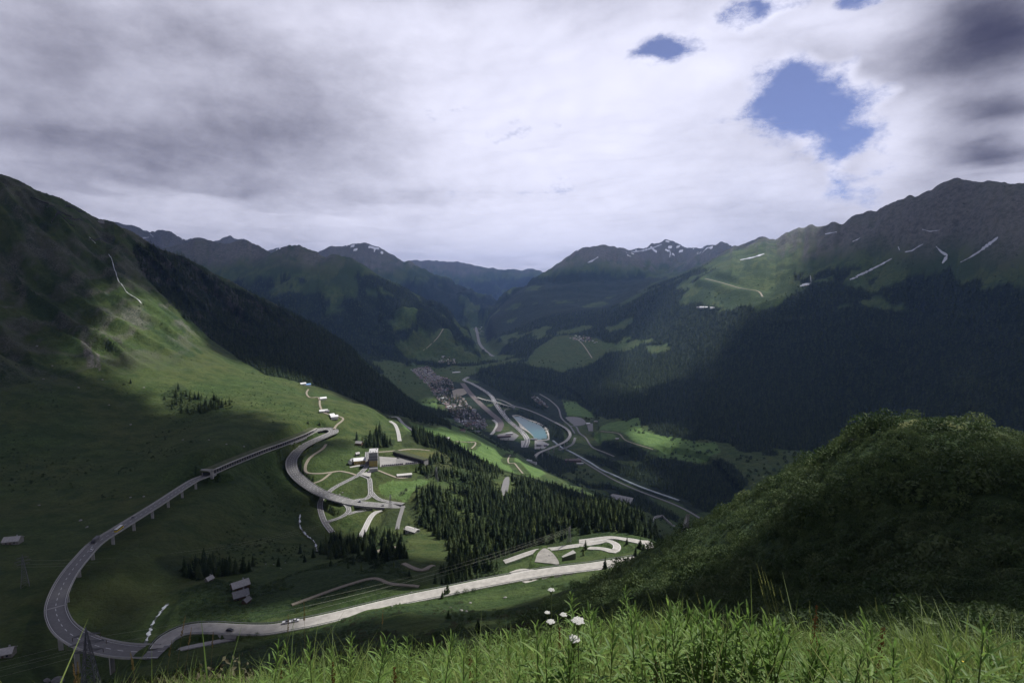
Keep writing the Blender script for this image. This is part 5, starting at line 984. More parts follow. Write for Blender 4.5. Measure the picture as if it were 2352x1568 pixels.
    # rock-fall wedge above the pass road, lay-by hut, bus shelter
    p = cast(1307, 1285); t = empty('deflection_wedge', p, 'dark pointed concrete avalanche wedge on the grass above the pale yard', 'wall', None, face(p) + .5); t.scale = (.62, .62, .7); b = MB(); b.add([(-9,-1,-2),(7,-4,-2),(7,3,-2),(-9,1.5,-2),(-9,-1,4.5),(7,-4,8),(7,3,8),(-9,1.5,4.5)], [(0,1,5,4),(1,2,6,5),(2,3,7,6),(3,0,4,7),(4,5,6,7),(0,3,2,1)]); b.build('wedge_wall', WALLS['stone'], t); b = MB(); b.add([(-9.3,-1.3,4.6),(7.3,-4.4,8.1),(7.3,3.4,8.1),(-9.3,1.8,4.6),(-9.3,-1.3,4.9),(7.3,-4.4,8.5),(7.3,3.4,8.5),(-9.3,1.8,4.9)], [(0,1,5,4),(1,2,6,5),(2,3,7,6),(3,0,4,7),(4,5,6,7)]); b.build('coping', CONCRETE, t)
    p = np.array(at(*Z1(1388, 1317, -201.2))); g = float(H(p[0], p[1])); t = empty('lookout_platform', (p[0], p[1], -199.6), 'small white railed lookout platform hanging from the edge of the pass road', 'platform', None, face(p)); b = MB(); b.box(-6, 6, -3, 3, -.6, 0); b.build('slab', PALE, t)
    for x in (-5, 5): b = MB(); b.box(x - .4, x + .4, -2.5, -1.7, g + 199.6 - 1, -.6); b.build('leg', CONCRETE, t)
    # retaining wall of the lower hairpin
    Q = path([(1500,1198),(1505,1190),(1520,1188),(1530,1196),(1545,1208),(1565,1219),(1580,1216)], 4, 2); t = empty('retaining_wall', (0, 0, 0), 'curved grey retaining wall of a lower hairpin behind the spur', 'wall'); link('wall_face', closed('wall_face', Q, [(-.6, -6), (.6, -6), (.5, 6), (-.4, 6)]), CONCRETE, t); link('coping', closed('coping', Q, [(-.7, 6.02), (.8, 6.02), (.8, 6.5), (-.7, 6.5)]), PALE, t)
    # works in the valley floor
    for px, py, rz, L, W, hw, wa, ro, nm, lab in [(1238,1022,.0,20,44,9,'concrete','pale','tunnel_works','large pale flat concrete works building beside the tunnel yard'),(1253,1024,.2,14,12,6,'brown','slate','tunnel_works','small dark building in the tunnel yard'),(1158,1004,.25,60,14,8,'brown','brown','goods_shed','long brown goods shed south of the railway curve'),(1170,998,.2,30,14,7,'grey','flat','goods_shed','grey flat roofed shed beside the long brown goods shed'),(1351,974,.2,18,12,6,'white','white','works_shed','bright white works shed beside the lorry park'),(1370,972,.2,24,12,6,'cream','flat','works_shed','cream works shed among the dark trees past the lorry park'),(1226,1009.5,0,30,8,5,'concrete','pale','sluice_house','low concrete sluice house at the end of the reservoir')]:
        p = at(*Z1(px, py, V)); p[2] = float(H(p[0], p[1])); house(nm, p, face(p) + rz, L, W, hw, 0, wa, ro, lab, 'building', flat=True, over=.6)
    # the town
    def town(poly, n, dmin, z, words, sizes=(8, 15)):
        P = np.array(poly, float); pts = []; tries = 0; tot = None
        while len(pts) < n and tries < 9000:
            tries += 1; px = rng.uniform(P[:, 0].min(), P[:, 0].max()); py = rng.uniform(P[:, 1].min(), P[:, 1].max())
            if not inpoly(P, np.array([px]), np.array([py]))[0]: continue
            c = np.array(at(*Z1(px, py, z))) if z else cast(px, py)
            if bil(CUTW, c[0], c[1]) > .35 and z != 0: continue
            if any(math.hypot(c[0] - q[0], c[1] - q[1]) < dmin for q in pts): continue
            c[2] = float(H(c[0], c[1])); pts.append(c)
        for c in pts:
            wa = rng.choice(['white', 'cream', 'grey', 'timber', 'stone'], p=[.34, .24, .18, .12, .12]); ro = rng.choice(['slate', 'brown', 'red', 'pale'], p=[.36, .38, .12, .14]); big = rng.random() < .14
            L = rng.uniform(*sizes) * (1.7 if big else 1); W = rng.uniform(8, 11); hw = rng.uniform(5, 8) * (1.5 if big else 1); ro_w = {'slate': 'grey slate', 'brown': 'brown tiled', 'red': 'red tiled', 'pale': 'pale slab'}[ro]; wa_w = {'white': 'white', 'cream': 'cream', 'grey': 'grey', 'timber': 'dark timber', 'stone': 'stone'}[wa]
            house('town_house', c, face(c) + rng.choice([0, 1.57]) + rng.normal(.55, .3), L, W, hw, W * .32, wa, ro, f"{'large ' if big else ''}{wa_w} house with {ro_w} roof {words}", 'house', 'houses of the valley villages', over=.6)
        return len(pts)
    k = town([(942,848),(985,843),(1003,862),(1030,872),(1062,893),(1085,915),(1110,940),(1130,955),(1138,975),(1122,990),(1095,985),(1060,972),(1035,955),(1022,935),(1003,915),(985,888)], 205, 14.5, V, 'in the town beside the railway', (10, 18))
    k += town([(1222,912),(1240,905),(1270,925),(1280,938),(1262,936),(1240,928)], 30, 14, -718, 'in the hamlet above the reservoir wood', (9, 16)); k += town([(1300,776),(1330,770),(1368,780),(1372,788),(1335,786)], 26, 22, 0, 'in the village on the sunny far terrace', (11, 18)); k += town([(1000,822),(1030,816),(1052,828),(1048,838),(1012,836)], 22, 18, 0, 'in the village under the far forest', (11, 18)); k += town([(1085,755),(1105,748),(1112,768),(1100,772)], 14, 40, 0, 'in the farthest village of the valley', (14, 24)); k += town([(1025,958),(1045,965),(1080,985),(1110,1002),(1120,1012),(1085,1000),(1050,982)], 26, 17, V, 'along the lane below the town', (9, 18))
    small = []
    for ro, wa in (('slate', 'white'), ('brown', 'cream'), ('red', 'white'), ('brown', 'grey')):
        b = MB(); b.add([(-6,-4.5,-2),(6,-4.5,-2),(6,4.5,-2),(-6,4.5,-2),(-6,-4.5,6),(6,-4.5,6),(6,4.5,6),(-6,4.5,6),(-6,0,9),(6,0,9)], [(0,1,5,4),(2,3,7,6),(1,2,6,9,5),(3,0,4,8,7)]); nw = len(b.F)
        for s in (-1, 1): b.add([(-6.5,0,9.2),(6.5,0,9.2),(6.5,s*5,5.9),(-6.5,s*5,5.9)], [(0,1,2,3)])
        me = b.me('outhouse'); me.materials.append(WALLS[wa]); me.materials.append(ROOFS[ro]); me.polygons.foreach_set('material_index', [0] * nw + [1] * (len(b.F) - nw)); small.append(proto('outhouse', me, None))
    T = np.array([at(*Z1(a, c, V))[:2] for a, c in [(942,848),(985,843),(1003,862),(1030,872),(1062,893),(1085,915),(1110,940),(1130,955),(1138,975),(1122,990),(1095,985),(1060,972),(1035,955),(1022,935),(1003,915),(985,888)]]); q = rng.uniform(T.min(0), T.max(0), (5200, 2)); q = q[inpoly(T, q[:, 0], q[:, 1]) & (bil(CUTW, q[:, 0], q[:, 1]) < .4)]; scatter('town_outhouses', np.c_[q, H(q[:, 0], q[:, 1])], rng.uniform(.5, .95, len(q)), small, 'small sheds and back buildings packed between the houses of the town'); print('houses', k, 'small', len(q))
    for px, py, c, lab in ((1036,960,'blue','hall with a bright blue roof at the near edge of the town'),(1048,968,'blue','second hall with a blue roof beside the lane below the town'),(1066,970,'white','hall with a white roof at the near edge of the town'),(1048,857,'white','very long white roofed hall at the far end of the town'),(1017,915,'white','small hall with a white roof under the town meadow')):
        p = np.array(at(*Z1(px, py, V))); p[2] = float(H(p[0], p[1])); house('hall', p, face(p) + .3, 62 if px == 1048 and py < 900 else 24, 12, 6, 2.2, 'white', c, lab, 'building')
    # masts and cable station on the left ridge
    p = cast(232, 512); house('cable_station', p, face(p) + .2, 16, 10, 6, 2, 'concrete', 'white', 'white roofed mountain station on stilts near the left ridge', 'building', flat=True); b = MB()
    for i, (px, py, h) in enumerate(((219,497,34),(226,500,26),(162,462,16))):
        p = cast(px, py); t = empty('radio_mast', p, ('tall', 'shorter', 'thin lone')[i] + ' radio mast standing on the left-hand ridge', 'mast', 'radio masts on the ridge'); b = MB(); b.bar((0, 0, -2), (0, 0, h), .7, 5, .35); b.build('mast_pole', STEEL, t); b = MB(); b.bar((-2.2, 0, h * .7), (2.2, 0, h * .7), .35, 4); b.bar((-1.6, 0, h * .85), (1.6, 0, h * .85), .35, 4); b.build('antenna', STEEL, t)
    # snow fences along the left-hand ridge
    for i, (a, c) in enumerate((((70,455),(112,470)),((108,478),(165,500)),((128,496),(190,508)),((118,512),(172,522)),((150,474),(190,488)),((205,552),(245,556)))):
        Q = path([a, c], 6, 0); Q[:, 2] = H(Q[:, 0], Q[:, 1]); t = empty('snow_fence', (0, 0, 0), 'dark avalanche snow fence running along the top of the left-hand slope', 'fence', 'snow fences'); link('fence_panel', closed('fence_panel', Q, [(-.25, .4), (.25, .4), (.25, 4.2), (-.25, 4.2)]), mat('dark_steel_fence', (.05, .05, .05), .8, .2, 1), t)
        for q in Q[::3]: b = MB(); b.bar((q[0], q[1], q[2] - 1), (q[0], q[1], q[2] + 4.3), .25, 4); b.build('post', STEEL, t)
# ------------------------------------------------------------------ vehicles
def paint(c): return mat('car_paint_%02d%02d%02d' % tuple(int(v * 99) for v in c), c, .3, .03, 1, spec=.6)
TYRE = mat('tyre_rubber', (.02, .02, .02), .9, .1, 3); RIM = mat('wheel_rim', (.4, .4, .42), .4, .1, 3, metallic=.7)
LAMP = mat('lamp_glass', (.7, .7, .65), .2, .05, 1); RED = mat('red_lamp_glass', (.35, .03, .02), .3, .05, 1)
def wheels(t, xs, half, r):
    b = MB(); b.bar((0, -.11, 0), (0, .11, 0), r, 12); tm = b.me('tyre'); tm.materials.append(TYRE); b = MB(); b.bar((0, -.125, 0), (0, .125, 0), r * .58, 8); rm = b.me('rim'); rm.materials.append(RIM)
    for x in xs:
        for s in (-1, 1): o = link('wheel', tm, None, t); o.location = (x, s * (half - .1), r); link('rim', rm, None, o)
def extr(prof, y0, y1):
    b = MB(); n = len(prof); b.add([(x, y0, z) for x, z in prof] + [(x, y1, z) for x, z in prof], [tuple(range(n))[::-1], tuple(range(n, 2 * n))] + [(k, (k + 1) % n, n + (k + 1) % n, n + k) for k in range(n)]); return b
def car(p, rz, col, label, group, scale=1.0, simple=False):
    t = empty('car', p, label, 'car', group, rz); t.scale = (scale,) * 3; c = paint(col)
    o = extr([(-2.1,.30),(2.1,.30),(2.15,.62),(1.95,.80),(.95,.95),(-1.75,.98),(-2.15,.85)], -.86, .86).build('body', c, t)
    k = extr([(-1.7,.97),(1.0,.94),(.35,1.42),(-1.05,1.45)], -.74, .74).build('cabin', GLASS, t); extr([(-1.0,1.45),(.30,1.42),(.22,1.5),(-.9,1.52)], -.70, .70).build('roof', c, t)
    if simple: return t
    wheels(t, (-1.3, 1.35), .86, .32)
    for s in (-1, 1): b = MB(); b.box(2.08, 2.17, s * .62 - .18, s * .62 + .18, .58, .72); b.build('headlight', LAMP, t); b = MB(); b.box(-2.19, -2.1, s * .65 - .15, s * .65 + .15, .68, .84); b.build('tail_light', RED, t)
    return t
def on_path(P, px, py, off=0.0, flip=False):
    i = min(split_at(P, px, py), len(P) - 2); n = frame(P)[i]; d = P[i + 1] - P[i - 1] if i else P[1] - P[0]
    if flip: d = -d
    return (P[i, 0] + n[0] * off, P[i, 1] + n[1] * off, P[i, 2] + .08), math.atan2(d[1], d[0])
def build_vehicles():
    p, a = on_path(SEG_VIADUCT, 266, 1217, -2.6, True)
    t = empty('bus', p, 'yellow coach with a white roof driving along the straight of the viaduct', 'bus', None, a); Y_ = mat('yellow_coach_paint', (.62, .47, .03), .35, .05, 1, spec=.5)
    extr([(-5.6,.4),(5.6,.4),(5.75,1.2),(5.55,1.75),(-5.7,1.75),(-5.75,1.0)], -1.25, 1.25).build('body', Y_, t); extr([(-5.68,1.76),(5.5,1.76),(5.2,2.75),(-5.6,2.75)], -1.2, 1.2).build('window_band', GLASS, t); r = extr([(-5.6,2.76),(5.2,2.76),(4.9,3.15),(-5.5,3.15)], -1.24, 1.24).build('roof', mat('white_coach_roof', (.75, .75, .72), .4, .03, 1), t); b = MB(); b.box(-3, -.5, -.7, .7, 3.16, 3.4); b.build('air_conditioner', WALLS['white'], r); wheels(t, (-3.4, 3.6), 1.25, .5)
    p, a = on_path(SEG_VIADUCT, 228, 1245, 2.6); t = empty('lorry', p, 'dark grey box lorry crossing the viaduct behind the yellow coach', 'lorry', None, a); extr([(2.9,.6),(5.0,.6),(5.05,1.6),(4.7,2.7),(2.9,2.8)], -1.2, 1.2).build('cab', mat('dark_lorry_paint', (.06, .06, .065), .5), t); b = MB(); b.box(-5, 2.7, -1.25, 1.25, 1.0, 3.5); b.build('cargo_box', mat('grey_cargo_box', (.14, .14, .145), .6), t); b = MB(); b.box(-5, 4.6, -.5, .5, .55, .95); b.build('chassis', TYRE, t); wheels(t, (-3.6, 3.9), 1.2, .5); b = MB(); b.box(4.62, 5.06, -1.05, 1.05, 1.75, 2.5); b.build('windscreen', GLASS, t)
    p, a = on_path(SEG_VIADUCT, 205, 1268, -2.6, True); car(p, a, (.75, .75, .75), 'white car on the viaduct following the lorry', 'cars on the pass road')
    p, a = on_path(SEG_VIADUCT, 310, 1190, 2.6); car(p, a, (.05, .05, .06), 'dark car on the viaduct ahead of the yellow coach', 'cars on the pass road')
    P2 = ROADS['pass_road_2'][0] + [0, 0, .2]; p, a = on_path(P2, 531, 1446, 2.0); car(p, a, (.02, .022, .025), 'black car driving on the pale concrete pass road', 'cars on the pass road')
    p, a = on_path(P2, 655, 1437, -3.5); t = empty('pickup', p, 'white pickup parked at the edge of the pale pass road', 'pickup', None, a); W_ = paint((.72, .72, .72)); extr([(-2.5,.45),(2.5,.45),(2.5,.95),(1.4,1.05),(-2.5,1.05)], -.9, .9).build('body', W_, t); extr([(-.6,1.06),(1.4,1.06),(.8,1.75),(-.5,1.78)], -.8, .8).build('cabin', GLASS, t); wheels(t, (-1.5, 1.5), .9, .36)
    p, a = on_path(P2, 672, 1434, -3.7); car(p, a, (.7, .7, .72), 'white car parked behind the pickup on the pale pass road', 'cars on the pass road')
    J = SEG_JUNCTION + [0, 0, .4]
    for px, py, off, c, lab in ((880,1161,-3,(.3,.3,.32),'grey car nearing the road junction'),(822,1155,3,(.04,.05,.08),'dark blue car leaving the road junction')): p, a = on_path(J, px, py, off); car(p, a, c, lab, 'cars on the pass road')
    # vehicles parked along the lower edge of the depot car park
    Q, z = PADZ['car_park']; A, B = Q[4], Q[3]; r = math.hypot(*A); zt = z + .05 + r * .0003; d = (B - A) / np.hypot(*(B - A)); n_ = np.array([-d[1], d[0]]); n_ = n_ if n_ @ (Q[1] - A) > 0 else -n_; Ln = np.hypot(*(B - A)); u = 4.0
    while u < Ln - 3:
        if not (.58 < u / Ln < .66): c = A + d * u + n_ * 3.4; col = [(.03, .035, .03), (.05, .05, .055), (.025, .03, .025)][int(u) % 3]; car((c[0], c[1], zt), math.atan2(n_[1], n_[0]) + rng.normal(0, .04), col, 'dark vehicle parked in the row along the car park edge', 'vehicles in the depot car park', 1.15)
        u += 3.0
    for q, f in ((Q[0] * .55 + Q[2] * .45, .3), (Q[0] * .35 + Q[2] * .65, .5), (Q[1] * .5 + Q[2] * .5 , .9)): c = q * .9 + Q.mean(0) * .1; car((c[0], c[1], zt), f, (.2, .2, .21), 'grey car parked apart in the middle of the depot car park', 'vehicles in the depot car park', 1.0)
    p = cast(858, 1078); car(p + np.array([-2, -2, .2]), 1.2, (.06, .08, .16), 'dark blue car parked in front of the low garage', 'vehicles in the depot car park')
    # motorway traffic queueing towards the tunnel
    M = ROADS['motorway'][0]; L = np.r_[0, np.cumsum(np.hypot(*np.diff(M[:, :2], axis=0).T))]; Nn = frame(M)
    for lane, lo, hi, gap in ((-8.4, .22, .96, 20), (-4.8, .35, .94, 27), (4.8, .2, .95, 60), (8.4, .25, .9, 75)):
        u = lo * L[-1]
        while u < hi * L[-1]:
            i = int(np.searchsorted(L, u)); q = M[min(i, len(M) - 2)]; n = Nn[min(i, len(M) - 2)]; d = M[min(i + 1, len(M) - 1)] - q; col = [(.8, .8, .8), (.06, .06, .07), (.45, .46, .5), (.75, .75, .78), (.3, .04, .03), (.8, .8, .8)][rng.integers(0, 6)]; w = {.8: 'white', .06: 'black', .45: 'silver', .75: 'pale grey', .3: 'red'}[col[0]]
            s = 1.75 if rng.random() < .25 else 1.1; c = q[:2] + n * lane; car((c[0], c[1], q[2] + .1 + np.hypot(*c) * .00035), math.atan2(d[1], d[0]), col, f"{w} {'large ' if s > 1.5 else ''}vehicle in the {'slow queue' if lane < 0 else 'opposite carriageway'} of the motorway {'beside the railway' if u < .5 * L[-1] else 'beside the reservoir'}", 'motorway traffic', s, True); u += gap * rng.uniform(.7, 1.6)
# ------------------------------------------------------------------ pylons and wires
PYL = mat('weathered_pylon_steel', (.16, .165, .17), .6, .15, 1, metallic=.3)
def pylon(px, py, h, label, rz=0.0, base=None, thick=1.0, armw=.19):
    p = cast(px, py) if base is None else np.array(base)
    if h > 100: d = ray(px, h); h = d[2] / math.hypot(d[0], d[1]) * math.hypot(p[0], p[1]) - p[2]
    t = empty('pylon', p, label, 'pylon', 'power line pylons', rz); b0 = h * .105; b1 = h * .022; k = thick * (.06 + h * .0028)
    cr = lambda f: b0 + (b1 - b0) * min(1, f / .8)
    for sx in (-1, 1):
        for sy in (-1, 1): b = MB(); b.bar((sx * b0, sy * b0, -2), (sx * b1, sy * b1, h * .8), k, 4); b.bar((sx * b1, sy * b1, h * .8), (0, 0, h), k, 4); b.build('leg', PYL, t)
    b = MB(); lv = [0, .14, .27, .39, .5, .6, .69, .77, .85]
    for f0, f1 in zip(lv[:-1], lv[1:]):
        a, c = cr(f0), cr(f1); z0, z1 = f0 * h, f1 * h
        for s in (-1, 1):
            for q in (-1, 1): b.bar((-a * q, s * a, z0), (c * q, s * c, z1), k * .55, 4); b.bar((s * a, -a * q, z0), (s * c, c * q, z1), k * .55, 4)
            b.bar((-c, s * c, z1), (c, s * c, z1), k * .55, 4); b.bar((s * c, -c, z1), (s * c, c, z1), k * .55, 4)
    b.build('bracing', PYL, t); ends = []
    for f, wf in ((.70, .8), (.80, 1.0), (.90, .72)):
        w = armw * h * wf; z = f * h; b = MB()
        for s in (-1, 1): b.bar((0, 0, z + .035 * h), (s * w, 0, z), k * .7, 4); b.bar((0, b1, z), (s * w, 0, z), k * .7, 4); b.bar((0, -b1, z), (s * w, 0, z), k * .7, 4)
        a = b.build('crossarm', PYL, t)
        for s in (-1, 1): b = MB(); b.bar((s * w, 0, z), (s * w, 0, z - .045 * h), k * .8, 5); b.build('insulator', mat('glass_insulator', (.12, .10, .08), .3), a); ends.append(Matrix.Rotation(rz, 3, 'Z') @ Vector((s * w, 0, z - .045 * h)) + Vector(p))
    return ends
WIRE = mat('aluminium_wire', (.36, .37, .30), .6, .05, 1, metallic=.0)
def wire(a, b, sag, label, r):
    a = Vector(a); b = Vector(b); n = 26; m = MB(); P = [a.lerp(b, i / n) - Vector((0, 0, 4 * sag * (i / n) * (1 - i / n))) for i in range(n + 1)]
    for p, q in zip(P[:-1], P[1:]): m.bar(p, q, r, 4)
    tag(m.build('power_line', WIRE), label, 'wire', 'overhead wires')
def build_pylons():
    PB = at(206, 1545, 262); PB[2] = float(H(PB[0], PB[1])); e1 = pylon(206, 1556, 1437, 'dark steel lattice pylon standing in front of the viaduct bend', R(20), base=PB, thick=1.35); e5 = pylon(1308, 1246, 1206, 'steel lattice pylon half hidden in the forest above the hairpin', R(60)); e2 = pylon(897, 1167, 1134, 'steel lattice pylon standing beside the road junction', R(75)); e3 = pylon(1003, 1106, 1070, 'steel lattice pylon on the grassy hill behind the junction', R(80)); e4 = pylon(1337, 1156, 1120, 'steel lattice pylon in the wood below the flyover', R(30)); e0 = pylon(58, 1345, 26, 'dark steel pylon on the shaded slope beside the viaduct', R(40))
    for k in (0, 2, 3, 5): wire(e1[k], e5[k], 9, 'thin overhead wire spanning from the viaduct pylon to the forest pylon', .032)
    left = [Vector(v) + Vector((-260, -60, -14)) for v in e1]
    for k in (0, 2, 3, 5): wire(left[k], e1[k], 8, 'thin overhead wire leaving the viaduct pylon away from the valley', .03)
    for k in range(0, 6, 2): wire(e0[k], e2[k], 22, 'thin overhead wire crossing the dark meadow to the junction pylon', .035)
    for k in range(0, 6, 2): wire(e2[k], e3[k], 4, 'thin overhead wire between the junction pylon and the hill pylon', .03)
def build_rocks():
    g = random.Random(5); ms = []
    for s in range(3):
        bm = bmesh.new(); bmesh.ops.create_icosphere(bm, subdivisions=2, radius=1)
        for v in bm.verts: v.co *= 1 + .28 * float(vnoise(v.co.x * 1.7 + s * 9, v.co.y * 1.7 + v.co.z * 2.3, 61 + s)); v.co.z *= .7
        me = bpy.data.meshes.new('boulder'); bm.to_mesh(me); bm.free(); me.materials.append(mat('pale_granite', (.24, .235, .22), .9, .35, 1.2)); ms.append(me)
    for px, py, s in [(85,795,3),(180,890,2.4),(235,872,2.2),(330,890,2),(120,840,2.5),(100,870,2),(250,930,2),(300,975,2.2),(420,1010,1.8),(480,1010,1.8),(520,1020,2),(560,1025,2),(200,1210,1.6),(330,1140,1.6),(300,1142,1.6),(185,1195,2),(90,1160,1.6),(610,1295,1.0),(628,1296,1.0),(640,1294,1.0),(655,1292,.9),(645,1305,.9),(780,1135,2.2),(786,1131,1.8),(773,1138,1.8),(1080,1385,1.5),(1060,1402,1.8),(1072,1404,1.3),(1262,1276,2.0),(1270,1275,1.6),(1160,1372,1.3),(935,1385,1.4),(900,1392,1.3),(1875,1068,.55),(1958,1010,.5),(1900,1045,.6),(945,1360,1.2),(1035,1395,1.0),(130,1565,4.2),(108,1563,2.2)]:
        p = cast(px, py); o = link('boulder', g.choice(ms)); o.location = tuple(p); o.rotation_euler = (0, 0, g.random() * 6); s *= .62 if px > 600 else .8; o.scale = (s * g.uniform(.9, 1.6), s, s); lab = 'pale boulder lying on the grass of the left-hand slope' if px < 600 and py < 1250 else 'pale boulder in the meadow above the pass road' if 1000 < px < 1300 else 'pale rock on the crest edge of the scrubby spur' if px > 1800 else 'large white rock in the scrub below the viaduct' if py > 1500 else 'pale boulder beside the stream and the dark meadow'
        tag(o, lab, 'boulder', 'boulders')
# ------------------------------------------------------------------ foreground meadow
GR_A = mat('meadow_grass_blade', (.18, .26, .060), .55, .4, 3, spec=.3, transl=.5, rand=.28); GR_B = mat('pale_grass_blade', (.24, .27, .095), .6, .25, 3, spec=.25, transl=.45, rand=.2); GR_D = mat('dry_grass_stalk', (.27, .20, .095), .7, .2, 4, transl=.3, rand=.2); HERB = mat('willowherb_leaf', (.14, .235, .052), .55, .35, 4, spec=.3, transl=.45, rand=.22); STEM = mat('herb_stem', (.10, .13, .045), .7, .2, 4); RUST = mat('rusty_dock', (.18, .085, .03), .8, .3, 5, transl=.2)
def blade(mb, g, base, h, w, lean, az, seg=4):
    ca, sa = math.cos(az), math.sin(az); tw = az + g.uniform(-.8, .8) + 1.57; px, py = math.cos(tw), math.sin(tw); V_ = []; F = []
    for k in range(seg + 1):
        t = k / seg; off = lean * h * t * t; z = h * (t - .25 * lean * t * t); ww = w * (1 - t) ** .7 * (1 if k else .7); c = (base[0] + ca * off, base[1] + sa * off, base[2] + z)
        if k < seg: V_ += [(c[0] - px * ww, c[1] - py * ww, c[2]), (c[0] + px * ww, c[1] + py * ww, c[2])]
        else: V_.append(c)
    for k in range(seg - 1): F.append((2 * k, 2 * k + 1, 2 * k + 3, 2 * k + 2))
    F.append((2 * seg - 2, 2 * seg - 1, 2 * seg)); mb.add(V_, F)
def tuft_mesh(name, seed, n, hm, material, w=.0045):
    g = random.Random(seed); b = MB()
    for _ in range(n): r = .09 * math.sqrt(g.random()); a = g.random() * 6.28; blade(b, g, (r * math.cos(a), r * math.sin(a), -.05), hm * g.uniform(.55, 1.15), w * g.uniform(.6, 1.3), g.uniform(.15, .85), a + g.uniform(-1, 1))
    me = b.me(name); me.materials.append(material); return me
def leaf_mesh(name, L=1.0, w=.062):
    V_ = []; F = []; n = 6
    for k in range(n + 1):
        t = k / n; ww = w * math.sin(math.pi * min(1, t * .93 + .04)) ** .8 if k < n else 0; z = .28 * t - .42 * t * t; V_ += [(L * t, -ww, z + ww * .35), (L * t, 0, z), (L * t, ww, z + ww * .35)]
    for k in range(n): a = 3 * k; F += [(a, a + 1, a + 4, a + 3), (a + 1, a + 2, a + 5, a + 4)]
    me = mesh(name, V_, F, True); me.materials.append(HERB); return me
LEAF = leaf_mesh('leaf')
def ground_for(px, py, h, r0=2.6, r1=11.5):
    """a spot on the meadow where a plant of height h reaches up to (px, py)"""
    d = ray(px, py); q = d[2] / math.hypot(d[0], d[1]); th = math.atan2(d[0], d[1]); rs = np.linspace(r0, r1, 90); z = H(np.sin(th) * rs, np.cos(th) * rs); k = int(np.argmin(np.abs(q * rs - z - h) + .01 * np.abs(rs - 6))); return np.array([math.sin(th) * rs[k], math.cos(th) * rs[k], z[k]]), q * rs[k] - z[k]
def herb(px, py, label, h=.72):
    p, hh = ground_for(px, py, h); hh = float(np.clip(hh, .35, 1.3)); g = random.Random(int(px * 7 + py)); t = empty('willowherb_plant', p, label, 'plant', 'tall leafy herbs in the foreground meadow', g.random() * 6.28); lean = (g.uniform(-.06, .06), g.uniform(-.06, .06)); b = MB()
    pos = lambda f: Vector((lean[0] * hh * f * f * 2, lean[1] * hh * f * f * 2, hh * f)); k = 5
    for i in range(k): b.bar(pos(i / k) - Vector((0, 0, .05 if i == 0 else 0)), pos((i + 1) / k), .0055 * (1 - i / k * .6), 5, .0055 * (1 - (i + 1) / k * .6))
    b.build('stem', STEM, t); n = int(24 + hh * 16)
    for i in range(n):
        f = .30 + .69 * i / (n - 1); a = i * 2.39996 + g.uniform(-.3, .3); L = .14 * (1.08 - .55 * max(0, f - .6) / .4) * g.uniform(.8, 1.2) * (.75 + .3 * hh); up = .25 + .95 * max(0, (f - .55) / .45) + g.uniform(-.2, .2)
        o = link('leaf', LEAF, None, t); o.location = pos(f); o.rotation_euler = (g.uniform(-.3, .3), -up, a); o.scale = (L, L * g.uniform(.8, 1.15), L)
    return t
SEED = None
def grass_stalk(tx, ty, bx, by, label, h=1.0, dense=True, leafy=True):
    d = ray(tx, ty); p, hh = ground_for(bx, min(by, 1566), .12, 2.4, 9); r = math.hypot(p[0], p[1]); q = d / math.hypot(d[0], d[1]); top = q * r; g = random.Random(int(tx * 3 + ty)); t = empty('grass_stalk', p, label, 'grass', 'flowering grass stalks'); a = Vector((0, 0, -.03)); e = Vector(top - p); 
    if e.z > 2.2: e = e * (2.2 / e.z)
    c = a.lerp(e, .5) + Vector((0, 0, .06 * e.length)) + Vector((g.uniform(-.03, .03), g.uniform(-.03, .03), 0)); b = MB(); pt = lambda f: (1 - f) ** 2 * a + 2 * f * (1 - f) * c + f * f * e
    for i in range(9): b.bar(pt(i / 9), pt((i + 1) / 9), .0030 * (1 - i / 14), 4, .0030 * (1 - (i + 1) / 14))
    b.build('stalk', GR_D if dense else GR_B, t); b = MB()
    for i in range(46):
        f = .78 + .22 * i / 45; p0 = pt(f); az = g.random() * 6.28; l = (.028 if dense else .020) * (1.25 - (f - .78) / .22 * .8) * g.uniform(.7, 1.3); dv = Vector((math.cos(az) * .45, math.sin(az) * .45, .9)).normalized(); u = dv.orthogonal().normalized() * l * .18; v = dv.cross(u); V_ = [p0, p0 + dv * l * .5 + u, p0 + dv * l, p0 + dv * l * .5 - u, p0 + dv * l * .5 + v, p0 + dv * l * .5 - v]; b.add(V_, [(0, 1, 2, 3), (0, 4, 2, 5)])
    b.build('seed_head', GR_D if dense else GR_B, t)
    if leafy: b = MB(); blade(b, g, tuple(pt(.25)), .30, .008, 1.1, g.random() * 6.28, 5); b.build('leaf_blade', GR_A, t)
